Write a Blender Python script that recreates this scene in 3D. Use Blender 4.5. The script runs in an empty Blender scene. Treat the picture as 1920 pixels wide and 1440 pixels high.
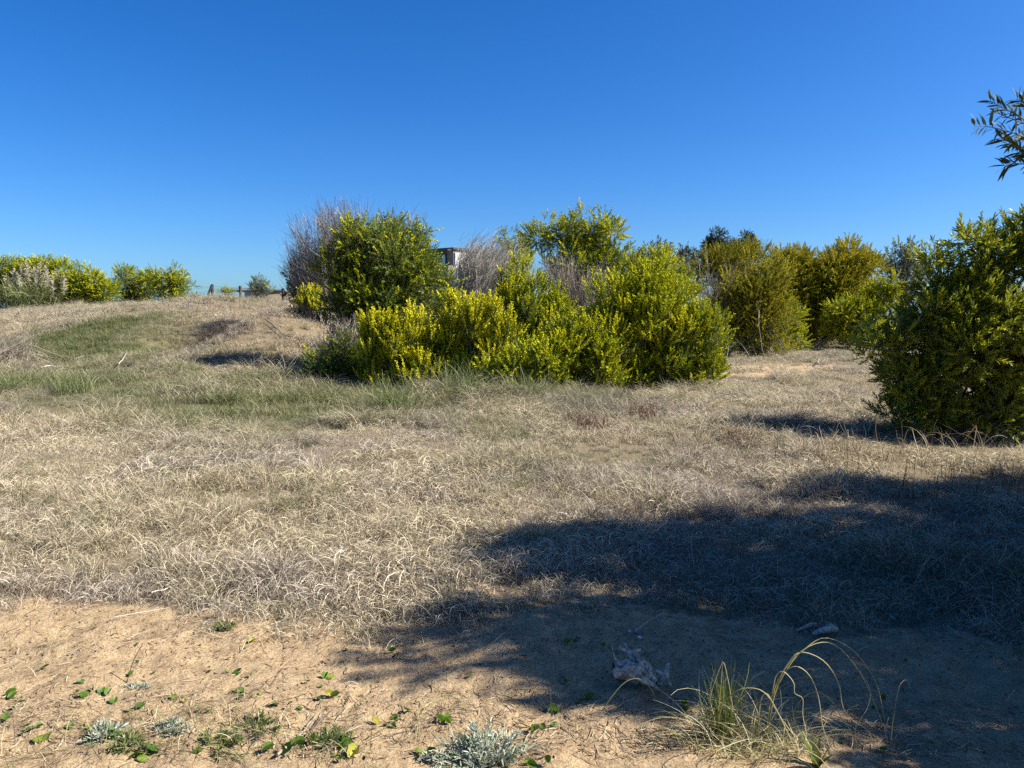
import bpy, math
import numpy as np
from math import radians as R

# ------------------------------------------------------------------ camera, sky, sun, exposure
SC = bpy.context.scene
COL = SC.collection
F = 1442.0                      # focal length in photo pixels (1920 wide)
HZ = 590.0                      # row of the horizon
CAMZ = 1.6
TH = math.atan((720 - HZ) / F)
cam = bpy.data.cameras.new('camera'); cam.sensor_width = 36; cam.lens = 36 * F / 1920
cam.clip_start = .05; cam.clip_end = 8000
camo = bpy.data.objects.new('camera', cam); COL.objects.link(camo)
camo.location = (0, 0, CAMZ); camo.rotation_euler = (math.pi / 2 - TH, 0, 0)
SC.camera = camo

SUN_EL, SUN_AZ = R(41), R(95)   # azimuth clockwise from the view direction
sdir = np.array([math.sin(SUN_AZ) * math.cos(SUN_EL), math.cos(SUN_AZ) * math.cos(SUN_EL), math.sin(SUN_EL)])
W = bpy.data.worlds.new('World'); SC.world = W; W.use_nodes = True
wn = W.node_tree; bg = wn.nodes['Background']
sky = wn.nodes.new('ShaderNodeTexSky'); sky.sky_type = 'NISHITA'; sky.sun_disc = False
sky.sun_elevation = SUN_EL; sky.sun_rotation = SUN_AZ
sky.air_density = .8; sky.dust_density = 1; sky.ozone_density = 2; sky.altitude = 0
hs = wn.nodes.new('ShaderNodeHueSaturation'); hs.inputs['Saturation'].default_value = 1.4
wb = wn.nodes.new('ShaderNodeMix'); wb.data_type = 'RGBA'; wb.blend_type = 'MULTIPLY'; wb.inputs[0].default_value = 1; wb.inputs[7].default_value = (.62, .92, 1.25, 1)
wn.links.new(sky.outputs[0], hs.inputs['Color']); wn.links.new(hs.outputs[0], wb.inputs[6]); wn.links.new(wb.outputs[2], bg.inputs['Color'])
bg.inputs['Strength'].default_value = .050
L = bpy.data.lights.new('sun', 'SUN'); L.energy = 5; L.angle = R(.5); L.color = (1, .93, .82)
Lo = bpy.data.objects.new('sun', L); COL.objects.link(Lo)
from mathutils import Vector
Lo.rotation_euler = Vector(sdir).to_track_quat('Z', 'Y').to_euler()
SC.view_settings.view_transform = 'Standard'; SC.view_settings.look = 'None'
SC.view_settings.gamma = 1; SC.view_settings.exposure = 1.5
SC.render.engine = 'CYCLES'
SC.cycles.max_bounces = 5; SC.cycles.diffuse_bounces = 4; SC.cycles.transmission_bounces = 3
SC.cycles.use_denoising = False
SC.cycles.use_adaptive_sampling = False

rng = np.random.default_rng(7)
def U(*a): return rng.uniform(*a)
def seed(*k):
    global rng
    rng = np.random.default_rng([int(abs(q)) for q in k])

# ------------------------------------------------------------------ numeric helpers
def hash2(i, j, s):
    n = (i * 374761393 + j * 668265263 + s * 1274126177) & 0xffffffff
    n = ((n ^ (n >> 13)) * 1274126177) & 0xffffffff
    return ((n ^ (n >> 16)) & 0xffff) / 65535.0
def vnoise(x, y, s=0):
    i = np.floor(x).astype(np.int64); j = np.floor(y).astype(np.int64)
    fx = x - i; fy = y - j; fx = fx * fx * (3 - 2 * fx); fy = fy * fy * (3 - 2 * fy)
    a = hash2(i, j, s); b = hash2(i + 1, j, s); c = hash2(i, j + 1, s); d = hash2(i + 1, j + 1, s)
    return (a + (b - a) * fx) * (1 - fy) + (c + (d - c) * fx) * fy - .5
def fbm(x, y, s=0, o=3):
    x = np.asarray(x, float); y = np.asarray(y, float)
    t = 0; a = 1.
    for k in range(o): t = t + a * vnoise(x * 2 ** k + 17.3 * k, y * 2 ** k + 5.1 * k, s + k); a *= .5
    return t
def norm(v): return v / np.maximum(np.linalg.norm(v, axis=-1, keepdims=True), 1e-9)

FW = np.array([0, math.cos(TH), -math.sin(TH)]); UP = np.array([0, math.sin(TH), math.cos(TH)]); RT = np.array([1., 0, 0])
def ray(px, py): return FW + RT * (px - 960) / F + UP * (-(py - 720) / F)
def at(px, py, Y):
    d = ray(px, py); return np.array([0, 0, CAMZ]) + d * (Y / d[1])

# terrain heights: columns are bearings (photo column of the bearing), rows are distances
_cols = np.array([-600, 0, 200, 400, 520, 600, 800, 1100, 1400, 1650, 2500.])
_rows = np.array([0, 8, 12, 16, 20, 24, 28, 32, 36, 42, 60, 90, 140.])
_tab = np.array([
    [0, 0, 0, 0, 0, 0, 0, 0, 0, 0, 0],
    [0, 0, 0, 0, 0, 0, 0, 0, 0, 0, 0],
    [.1, .0, .0, .0, .0, .0, 0, 0, 0, 0, 0],
    [.3, .15, .2, .18, .15, .1, .05, 0, .02, .02, .05],
    [.6, .52, .75, .82, .75, .5, .25, .1, .18, .2, .2],
    [1, .95, 1.35, 1.5, 1.45, 1.1, .5, .25, .35, .35, .35],
    [1.4, 1.3, 1.8, 2.05, 1.98, 1.6, .9, .4, .55, .55, .5],
    [1.6, 1.6, 1.98, 2.3, 2.2, 1.9, 1.2, .6, .7, .7, .6],
    [1.7, 1.75, 2.0, 2.25, 2.15, 2.0, 1.4, .8, .9, .8, .8],
    [1.8, 1.8, 1.95, 1.9, 1.9, 1.9, 1.5, .9, 1, 1, 1],
    [1.7, 1.8, 1.9, 1.8, 2.6, 2.4, 1.5, 1.2, 1.2, 1.2, 1.2],
    [1.8, 1.9, 2, 2.5, 4.75, 4.2, 2, 1.4, 1.2, 1.2, 1.2],
    [1.5, 1.5, 1.5, 2, 3, 2.5, 1.5, 1.2, 1.2, 1.2, 1.2]])
_gx = np.arange(-110, 110.01, .4); _gy = np.arange(-10, 150.01, .4)
def _base(x, y):
    yy = np.clip(y, .3, 139.9); uc = np.clip(960 + F * x / yy, -599, 2499)
    r = np.clip(np.searchsorted(_rows, yy) - 1, 0, len(_rows) - 2); c = np.clip(np.searchsorted(_cols, uc) - 1, 0, len(_cols) - 2)
    fr = (yy - _rows[r]) / (_rows[r + 1] - _rows[r]); fc = (uc - _cols[c]) / (_cols[c + 1] - _cols[c])
    return (_tab[r, c] * (1 - fc) + _tab[r, c + 1] * fc) * (1 - fr) + (_tab[r + 1, c] * (1 - fc) + _tab[r + 1, c + 1] * fc) * fr
_XX, _YY = np.meshgrid(_gx, _gy, indexing='ij'); _Z = _base(_XX, _YY)
for _ in range(3):
    P = np.pad(_Z, 2, mode='edge'); _Z = sum(P[i:i + _Z.shape[0], 2:-2] for i in range(5)) / 5
    P = np.pad(_Z, 2, mode='edge'); _Z = sum(P[2:-2, i:i + _Z.shape[1]] for i in range(5)) / 5
MOUND = (-6.75, 20.9)
def H(x, y, fine=True):
    x = np.asarray(x, float); y = np.asarray(y, float)
    gx = np.clip((x + 110) / .4, 0, _Z.shape[0] - 1.01); gy = np.clip((y + 10) / .4, 0, _Z.shape[1] - 1.01)
    i = gx.astype(int); j = gy.astype(int); a = gx - i; b = gy - j
    z = (_Z[i, j] * (1 - a) + _Z[i + 1, j] * a) * (1 - b) + (_Z[i, j + 1] * (1 - a) + _Z[i + 1, j + 1] * a) * b
    r = np.hypot(x, y); m = np.clip((r - 4) / 4, 0, 1)
    z = z + fbm(x / 2.6, y / 2.6, 3) * .16 * m + fbm(x / .9, y / .9, 5) * .045 * np.clip(r / 4, 0, 1) * (r < 200)
    # brushy mound with a steep left face, and the low bank running up the dune on the left
    dx = x - MOUND[0]; dy = y - MOUND[1]
    z = z + .75 * np.exp(-(dx / np.where(dx > 0, 2.3, .85)) ** 2 - (dy / 1.5) ** 2) - .55 * np.exp(-((x + 8.9) / .9) ** 2 - ((y - 20.2) / 1.5) ** 2)
    z = z + .22 * np.exp(-((x + 9.2 + (y - 19) * .55) / .9) ** 2 - ((y - 19.5) / 3.2) ** 2)
    if fine:
        n = np.clip(1 - (r - 6) / 6, 0, 1)
        z = z + n * (fbm(x / .38, y / .33, 14, 2) * .030 + fbm(x / .15, y / .15, 11, 3) * .026 + fbm(x / .05, y / .05, 12, 2) * .006)
    return z
_T = .8 * 1.004 ** np.arange(1400)
def ground(px, py):
    P = np.array([0, 0, CAMZ]) + ray(px, py) * _T[:, None]; below = P[:, 2] < H(P[:, 0], P[:, 1])
    i = int(np.argmax(below)) if below.any() else len(P) - 1
    p = P[i].copy(); p[2] = float(H(p[0], p[1])); return p

# ------------------------------------------------------------------ mesh helpers
def mesh(name, V, T, mat, attrs=None, smooth=False):
    """T: (n,3) or (n,4) int array or list of such arrays"""
    Ts = T if isinstance(T, list) else [T]
    me = bpy.data.meshes.new(name)
    V = np.asarray(V, np.float32); me.vertices.add(len(V)); me.vertices.foreach_set('co', V.ravel())
    loops = np.concatenate([t.ravel() for t in Ts]).astype(np.int32)
    tot = np.concatenate([np.full(len(t), t.shape[1]) for t in Ts]).astype(np.int32)
    me.loops.add(len(loops)); me.loops.foreach_set('vertex_index', loops)
    me.polygons.add(len(tot)); me.polygons.foreach_set('loop_start', (np.cumsum(tot) - tot).astype(np.int32))
    me.polygons.foreach_set('use_smooth', np.full(len(tot), smooth, bool))
    me.update(calc_edges=True); me.validate()
    for k, a in (attrs or {}).items():
        at_ = me.attributes.new(k, 'FLOAT', 'POINT'); at_.data.foreach_set('value', np.asarray(a, np.float32))
    me.materials.append(mat); return me
def obj(name, me, parent=None, loc=None):
    o = bpy.data.objects.new(name, me); COL.objects.link(o)
    if parent is not None: o.parent = parent
    if loc is not None: o.location = loc
    return o
def tag(o, label=None, cat=None, group=None, kind=None):
    for k, v in (('label', label), ('category', cat), ('group', group), ('kind', kind)):
        if v: o[k] = v
    return o
def empty(name, loc, label, cat, group=None):
    o = bpy.data.objects.new(name, None); COL.objects.link(o); o.location = [float(v) for v in loc]; o.empty_display_size = .2
    return tag(o, label, cat, group)
class MB:
    """collects pieces of one mesh in world space"""
    def __init__(s): s.V = []; s.T3 = []; s.T4 = []; s.A = []; s.n = 0
    def add(s, V, T, v=None):
        V = np.asarray(V, float).reshape(-1, 3); T = np.asarray(T, int)
        (s.T3 if T.shape[1] == 3 else s.T4).append(T + s.n); s.V.append(V)
        s.A.append(np.full(len(V), .5) if v is None else (np.full(len(V), v) if np.isscalar(v) else np.asarray(v))); s.n += len(V)
    def build(s, name, mat, parent=None, origin=(0, 0, 0), smooth=False, world=False):
        V = np.concatenate(s.V) - np.asarray(origin, float)
        Ts = []
        if s.T3: Ts.append(np.concatenate(s.T3))
        if s.T4: Ts.append(np.concatenate(s.T4))
        o = obj(name, mesh(name, V, Ts, mat, {'v': np.concatenate(s.A)}, smooth), parent)
        if parent is None: o.location = [float(v) for v in origin]
        return o
    def box(s, c, h, rz=0, v=.5):
        x, y, z = h; P = np.array([[i, j, k] for k in (-z, z) for i, j in ((-x, -y), (x, -y), (x, y), (-x, y))])
        ca, sa = math.cos(rz), math.sin(rz); P = P @ np.array([[ca, sa, 0], [-sa, ca, 0], [0, 0, 1]]) + np.asarray(c)
        s.add(P, [[3, 2, 1, 0], [4, 5, 6, 7], [0, 1, 5, 4], [1, 2, 6, 5], [2, 3, 7, 6], [3, 0, 4, 7]], v)
def tubes(P, Rr, S=3, v=None):
    """P (N,K,3), Rr (N,K) -> V, quads, attr"""
    N, K, _ = P.shape
    T = np.empty_like(P); T[:, 1:-1] = P[:, 2:] - P[:, :-2]; T[:, 0] = P[:, 1] - P[:, 0]; T[:, -1] = P[:, -1] - P[:, -2]; T = norm(T)
    ref = np.where(np.abs(T[:, :1, 2:]) > .8, np.array([1., 0, 0]), np.array([0, 0, 1.]))
    A = norm(np.cross(T, np.broadcast_to(ref, T.shape))); B = np.cross(T, A)
    a = np.arange(S) * 2 * math.pi / S
    V = P[:, :, None] + Rr[:, :, None, None] * (A[:, :, None] * np.cos(a)[:, None] + B[:, :, None] * np.sin(a)[:, None])
    i = (np.arange(N)[:, None, None] * K + np.arange(K - 1)[None, :, None]) * S + np.arange(S)[None, None]
    j = (np.arange(N)[:, None, None] * K + np.arange(K - 1)[None, :, None]) * S + (np.arange(S)[None, None] + 1) % S
    Q = np.stack([i, j, j + S, i + S], -1).reshape(-1, 4)
    vv = np.repeat(v if v is not None else rng.random(N), K * S)
    return V.reshape(-1, 3), Q, vv
def ribbons(P, Wd, side, v=None):
    N, K, _ = P.shape
    s = side[:, None] * Wd[:, :, None] * .5
    V = np.stack([P - s, P + s], 2)
    i = (np.arange(N)[:, None] * K + np.arange(K - 1)[None]) * 2
    Q = np.stack([i, i + 1, i + 3, i + 2], -1).reshape(-1, 4)
    return V.reshape(-1, 3), Q, np.repeat(v if v is not None else rng.random(N), K * 2)
def basis(d, roll):
    """matrices whose columns are x,y,z with y = d"""
    d = norm(d); ref = np.where(np.abs(d[:, 2:]) > .95, np.array([1., 0, 0]), np.array([0, 0, 1.]))
    x = norm(np.cross(d, ref)); z = np.cross(x, d)
    c, s = np.cos(roll)[:, None], np.sin(roll)[:, None]
    return np.stack([x * c + z * s, d, -x * s + z * c], -1)
def stamp(TV, TT, pos, M, sc, tv, v):
    """copies template (TV,TT) to each pos with matrix M (N,3,3)*sc; attr = tv (template) + v (copy)"""
    V = np.einsum('nij,kj->nki', M * sc[:, None, None], TV) + pos[:, None]
    T = TT[None] + (np.arange(len(pos)) * len(TV))[:, None, None]
    return V.reshape(-1, 3), T.reshape(-1, TT.shape[1]), (tv[None] + v[:, None]).ravel()

# ------------------------------------------------------------------ materials
ALB = .80
def mat(name):
    m = bpy.data.materials.new(name); m.use_nodes = True; nt = m.node_tree; nt.nodes.clear()
    out = nt.nodes.new('ShaderNodeOutputMaterial'); return m, nt, nt.nodes, nt.links, out
def ramp(n, stops):
    r = n.new('ShaderNodeValToRGB'); e = r.color_ramp.elements
    while len(e) < len(stops): e.new(.5)
    for k, (p, c) in enumerate(stops): e[k].position = p; s_ = 1 if max(c) >= .99 or max(c) == 0 else ALB; e[k].color = (*(q * s_ for q in c), 1)
    return r
def leafmat(name, stops, transl=.3, rough=.5, spec=.35, tcol=None, attr='v', scale=0):
    m, nt, n, l, out = mat(name)
    a = n.new('ShaderNodeAttribute'); a.attribute_name = attr
    r = ramp(n, stops); l.new(a.outputs['Fac'], r.inputs[0]); col = r.outputs[0]
    p = n.new('ShaderNodeBsdfPrincipled'); p.inputs['Roughness'].default_value = rough; p.inputs['Specular IOR Level'].default_value = spec
    l.new(col, p.inputs['Base Color']); sh = p.outputs[0]
    if transl:
        t = n.new('ShaderNodeBsdfTranslucent'); mx = n.new('ShaderNodeMixShader'); mx.inputs[0].default_value = transl
        if tcol:
            mc = n.new('ShaderNodeMix'); mc.data_type = 'RGBA'; mc.blend_type = 'MULTIPLY'; mc.inputs[0].default_value = 1
            l.new(col, mc.inputs[6]); mc.inputs[7].default_value = (*tcol, 1); l.new(mc.outputs[2], t.inputs[0])
        else: l.new(col, t.inputs[0])
        l.new(sh, mx.inputs[1]); l.new(t.outputs[0], mx.inputs[2]); sh = mx.outputs[0]
    l.new(sh, out.inputs[0]); return m
def surf(name, c1, c2, scale=20, rough=.8, bump=.2, detail=4, dist=.01):
    m, nt, n, l, out = mat(name)
    tc = n.new('ShaderNodeTexCoord'); ns = n.new('ShaderNodeTexNoise'); ns.inputs['Scale'].default_value = scale; ns.inputs['Detail'].default_value = detail
    l.new(tc.outputs['Object'], ns.inputs['Vector']); r = ramp(n, [(.35, c1), (.65, c2)]); l.new(ns.outputs['Fac'], r.inputs[0])
    p = n.new('ShaderNodeBsdfPrincipled'); p.inputs['Roughness'].default_value = rough; l.new(r.outputs[0], p.inputs['Base Color'])
    b = n.new('ShaderNodeBump'); b.inputs['Strength'].default_value = bump; b.inputs['Distance'].default_value = dist
    l.new(ns.outputs['Fac'], b.inputs['Height']); l.new(b.outputs[0], p.inputs['Normal'])
    l.new(p.outputs[0], out.inputs[0]); return m

M = {}
G3 = lambda a, b, c: [(0, a), (.5, b), (1, c)]
M['acacia'] = leafmat('acacia_leaf', G3((.055, .085, .012), (.145, .20, .018), (.29, .36, .03)), .38, .5, .4, (1.3, 1.15, .6))
M['acacia_dark'] = leafmat('acacia_leaf_dark', G3((.035, .06, .013), (.09, .135, .02), (.21, .27, .035)), .3, .5, .35, (1.3, 1.2, .6))
M['acacia_big'] = leafmat('acacia_leaf_near', G3((.045, .07, .013), (.12, .17, .024), (.29, .34, .045)), .36, .45, .4, (1.3, 1.2, .6))
M['branch_leaf'] = leafmat('acacia_leaf_overhead', G3((.025, .05, .018), (.06, .095, .03), (.11, .15, .055)), .2, .6, .25)
M['acacia_brown'] = leafmat('acacia_leaf_olive', G3((.09, .11, .016), (.21, .23, .024), (.38, .38, .04)), .38, .55, .3, (1.2, 1.0, .6))
M['grey_leaf'] = leafmat('grey_green_leaf', G3((.07, .09, .055), (.12, .14, .08), (.19, .20, .12)), .2, .55, .3)
M['pine'] = leafmat('dark_needle', G3((.012, .025, .012), (.02, .04, .016), (.035, .06, .02)), .1, .6, .3)
M['blossom'] = leafmat('yellow_blossom', G3((.36, .42, .015), (.62, .64, .025), (.86, .80, .05)), .38, .8, .1)
M['blossom_bright'] = leafmat('bright_yellow_blossom', G3((.48, .47, .015), (.80, .76, .03), (.96, .90, .09)), .38, .8, .1)
M['blossom_dull'] = leafmat('ochre_blossom', G3((.32, .29, .02), (.48, .44, .03), (.68, .60, .05)), .36, .8, .1)
M['bark'] = surf('grey_brown_bark', (.10, .08, .06), (.20, .17, .14), 30, .9, .5)
M['twig_grey'] = leafmat('weathered_grey_twig', G3((.15, .125, .10), (.30, .255, .20), (.50, .44, .36)), 0, .85, .2)
M['twig_pale'] = leafmat('bleached_twig', G3((.30, .27, .22), (.50, .46, .39), (.75, .70, .60)), 0, .85, .2)
M['twig_brown'] = leafmat('brown_twig', G3((.05, .035, .03), (.11, .085, .07), (.2, .16, .13)), 0, .9, .2)
M['wood'] = surf('driftwood', (.17, .145, .105), (.66, .58, .46), 55, .85, .9, 6, .006)
M['hollow_shade'] = surf('log_hollow_shade', (.02, .018, .015), (.06, .05, .04), 60, .9, .5)  # shade inside the hollow log end, put into the colour
M['silver'] = leafmat('silver_leaf', G3((.20, .24, .17), (.34, .38, .28), (.50, .53, .42)), .15, .8, .2)
M['penny'] = leafmat('pennywort_leaf', [(0, (.03, .08, .01)), (.55, (.10, .19, .02)), (.8, (.25, .33, .04)), (1, (.48, .42, .05))], .35, .48, .35, (1.2, 1.1, .5))
M['straw'] = leafmat('straw_blade', G3((.22, .15, .085), (.42, .33, .20), (.62, .52, .36)), .25, .6, .3)
M['ygreen'] = leafmat('yellow_green_blade', [(0, (.08, .13, .02)), (.35, (.20, .23, .05)), (.65, (.44, .40, .16)), (1, (.68, .60, .38))], .3, .5, .4)
M['gblade'] = leafmat('green_blade', G3((.07, .11, .025), (.15, .19, .055), (.36, .36, .18)), .3, .5, .35)
M['plume'] = leafmat('pampas_plume', G3((.40, .37, .27), (.54, .50, .37), (.68, .63, .48)), .3, .9, .1)
M['redstalk'] = leafmat('reddish_stalk', G3((.08, .045, .03), (.15, .085, .055), (.26, .17, .11)), .1, .8, .2)

# terrain: sand, thatch and soil mixed by attributes
def ground_material():
    m, nt, n, l, out = mat('sandy_ground')
    tc = n.new('ShaderNodeTexCoord')
    a = n.new('ShaderNodeAttribute'); a.attribute_name = 'sand'
    g = n.new('ShaderNodeAttribute'); g.attribute_name = 'green'
    def noise(s, d=4, r=.6):
        x = n.new('ShaderNodeTexNoise'); x.inputs['Scale'].default_value = s; x.inputs['Detail'].default_value = d; x.inputs['Roughness'].default_value = r
        l.new(tc.outputs['Object'], x.inputs['Vector']); return x.outputs['Fac']
    fine = noise(90, 5, .75); mid = noise(9, 5, .6); big = noise(1.3, 4)
    rs = ramp(n, [(.3, (.27, .185, .105)), (.5, (.47, .345, .20)), (.72, (.64, .50, .32))]); l.new(fine, rs.inputs[0])
    rm = ramp(n, [(.35, (.72, .68, .66)), (.62, (1, 1, 1))]); l.new(mid, rm.inputs[0])
    ms = n.new('ShaderNodeMix'); ms.data_type = 'RGBA'; ms.blend_type = 'MULTIPLY'; ms.inputs[0].default_value = .75
    l.new(rs.outputs[0], ms.inputs[6]); l.new(rm.outputs[0], ms.inputs[7])
    rt = ramp(n, [(.3, (.13, .10, .065)), (.5, (.19, .15, .095)), (.7, (.32, .26, .17))]); l.new(fine, rt.inputs[0])
    rg = ramp(n, [(.35, (.05, .065, .02)), (.7, (.12, .13, .05))]); l.new(mid, rg.inputs[0])
    mg = n.new('ShaderNodeMix'); mg.data_type = 'RGBA'; l.new(g.outputs['Fac'], mg.inputs[0]); l.new(rt.outputs[0], mg.inputs[6]); l.new(rg.outputs[0], mg.inputs[7])
    add = n.new('ShaderNodeMath'); add.operation = 'ADD'; l.new(a.outputs['Fac'], add.inputs[0])
    sb = n.new('ShaderNodeMath'); sb.operation = 'MULTIPLY_ADD'; l.new(mid, sb.inputs[0]); sb.inputs[1].default_value = 1.2; sb.inputs[2].default_value = -.6
    l.new(sb.outputs[0], add.inputs[1])
    st = ramp(n, [(.35, (0, 0, 0)), (.65, (1, 1, 1))]); l.new(add.outputs[0], st.inputs[0])
    mx = n.new('ShaderNodeMix'); mx.data_type = 'RGBA'; l.new(st.outputs[0], mx.inputs[0]); l.new(mg.outputs[2], mx.inputs[6]); l.new(ms.outputs[2], mx.inputs[7])
    p = n.new('ShaderNodeBsdfPrincipled'); p.inputs['Roughness'].default_value = .95; p.inputs['Specular IOR Level'].default_value = .15
    l.new(mx.outputs[2], p.inputs['Base Color'])
    b1 = n.new('ShaderNodeBump'); b1.inputs['Strength'].default_value = .9; b1.inputs['Distance'].default_value = .012; l.new(fine, b1.inputs['Height'])
    b2 = n.new('ShaderNodeBump'); b2.inputs['Strength'].default_value = .6; b2.inputs['Distance'].default_value = .04; l.new(noise(26, 4), b2.inputs['Height']); l.new(b1.outputs[0], b2.inputs['Normal'])
    l.new(b2.outputs[0], p.inputs['Normal']); l.new(p.outputs[0], out.inputs[0]); return m

# ------------------------------------------------------------------ regions
_ep = np.array([-400, 0, 150, 330, 500, 700, 900, 1000, 1200, 1500, 1700, 1920, 2500.])
_ey = np.array([1135, 1135, 1143, 1165, 1182, 1190, 1195, 1172, 1180, 1190, 1205, 1215, 1215.])
def grass_edge(x, y):
    u = 960 + F * x / np.maximum(y, .5); return CAMZ * F / (np.interp(u, _ep, _ey) - HZ)
def blob(px, py, rx, ry): p = ground(px, py); return (p[0], p[1], rx, ry)
SANDY = [blob(890, 1105, .40, .22) + (1.,), blob(965, 950, .28, .3) + (.8,), blob(1480, 690, 2.0, 1.2) + (.9,), blob(1400, 705, 1.5, .6) + (.8,),
         blob(1560, 650, 1.6, 2.0) + (.4,), blob(1130, 1125, .25, .2) + (.6,), blob(250, 1060, .5, .25) + (.55,), blob(590, 590, 1.0, 1.5) + (.12,), blob(420, 740, .9, .8) + (.6,)]
GREEN = [blob(120, 640, 1.7, 1.6) + (1.1,), blob(215, 610, 1.6, 1.9) + (.9,), blob(60, 665, 1.8, 1.4) + (.9,), blob(220, 670, 1.9, 1.7) + (.75,), blob(320, 660, 1.3, 1.6) + (.55,),
         blob(20, 715, 2, 1.6) + (.55,), blob(230, 725, 2.5, 1.5) + (.35,), blob(500, 730, 2.5, 1.2) + (.3,), blob(800, 755, 3., 1.3) + (.42,), blob(950, 790, 3., 1.9) + (.34,), blob(150, 745, 3., 1.5) + (.4,), blob(450, 790, 2.5, 1.3) + (.35,),
         blob(560, 770, 2.2, 1.5) + (.4,), blob(120, 760, 2., 1.2) + (.3,), blob(1400, 640, 3, 3) + (.35,), blob(700, 690, 2.5, 1.5) + (.4,),
         blob(1500, 1120, 1.5, .5) + (.3,), blob(1850, 1080, .8, .5) + (.35,), blob(1100, 1150, .7, .2) + (.35,), blob(430, 565, 3, 2) + (.25,), blob(1150, 760, 2.5, .8) + (.3,)]
def field(L_, x, y):
    t = 0
    for (bx, by, rx, ry, a) in L_: t = t + a * np.exp(-((x - bx) / rx) ** 2 - ((y - by) / ry) ** 2)
    return t
def greenness(x, y): return np.clip(field(GREEN, x, y) + .5 * fbm(x / 1.4, y / 1.4, 31) * (y > 7) - .05, 0, 1)
def sandiness(x, y):
    e = grass_edge(x, y); return np.clip(np.clip(.75 + (e - y) / .3, 0, 1) * (y < 6) + field(SANDY, x, y), 0, 1.2)

# ------------------------------------------------------------------ ground sheet
def make_ground():
    ang = np.unique(np.concatenate([np.arange(-44, 44, .22), np.arange(44, 316.01, 4)])) * math.pi / 180
    rad = [.4]
    while rad[-1] < 45: rad.append(rad[-1] * 1.0105 + .002)
    while rad[-1] < 5000: rad.append(rad[-1] * 1.12)
    rad = np.array(rad); A, Rr = np.meshgrid(ang, rad, indexing='ij')
    x = Rr * np.sin(A); y = Rr * np.cos(A); z = H(x, y)
    na, nr = A.shape
    i = np.arange(na)[:, None] * nr + np.arange(nr - 1)[None]; j = ((np.arange(na) + 1) % na)[:, None] * nr + np.arange(nr - 1)[None]
    Q = np.stack([i, i + 1, j + 1, j], -1).reshape(-1, 4)
    V = np.concatenate([np.stack([x, y, z], -1).reshape(-1, 3), [[0, 0, float(H(0, 0))]]])
    i0 = np.arange(na) * nr; c = np.full(na, na * nr); T = np.stack([c, i0, np.roll(i0, -1)], -1)
    me = mesh('ground', V, [Q, T], ground_material(), {'sand': sandiness(V[:, 0], V[:, 1]), 'green': greenness(V[:, 0], V[:, 1])}, True)
    tag(obj('ground', me), 'sandy ground and low grassy dune under the shrubs', 'ground', kind='structure')
make_ground()

# ------------------------------------------------------------------ grass, scattered as instances of small clumps
def blade_paths(n, rad, L0, L1, tilt0, curl, K=8, seed_dir=None, wander=.5):
    r = rad * np.sqrt(U(0, 1, n)); a = U(0, 2 * math.pi, n)
    base = np.stack([r * np.cos(a), r * np.sin(a), np.full(n, -.015)], -1)
    az = U(0, 2 * math.pi, n) if seed_dir is None else rng.normal(seed_dir, .8, n)
    Ln = U(L0, L1, n); th = np.abs(rng.normal(tilt0[0], tilt0[1], n)); c = U(curl[0], curl[1], n); daz = rng.normal(0, wander, n)
    P = np.zeros((n, K, 3)); P[:, 0] = base
    for k in range(1, K):
        t = (k - .5) / (K - 1); ph = th + c * t ** 1.3; az2 = az + daz * t * 2
        d = np.stack([np.sin(ph) * np.cos(az2), np.sin(ph) * np.sin(az2), np.cos(ph)], -1)
        P[:, k] = P[:, k - 1] + d * (Ln / (K - 1))[:, None]
    P[:, :, 2] = np.maximum(P[:, :, 2], -.02)
    side = norm(np.stack([-np.sin(az), np.cos(az), rng.normal(0, .5, n)], -1))
    return P, side
def clump(name, n, rad, L, tilt, curl, w, m, K=8, wander=.5, lie=0.):
    P, s = blade_paths(n, rad, L[0], L[1], tilt, curl, K, wander=wander)
    t = np.linspace(0, 1, K); wd = w * (1 - .75 * t ** 1.5)[None] * U(.6, 1.3, n)[:, None]
    V, Q, v = ribbons(P, wd, s)
    return bpy.data.objects.new(name, mesh(name, V, Q, m, {'v': v}, True))

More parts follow.
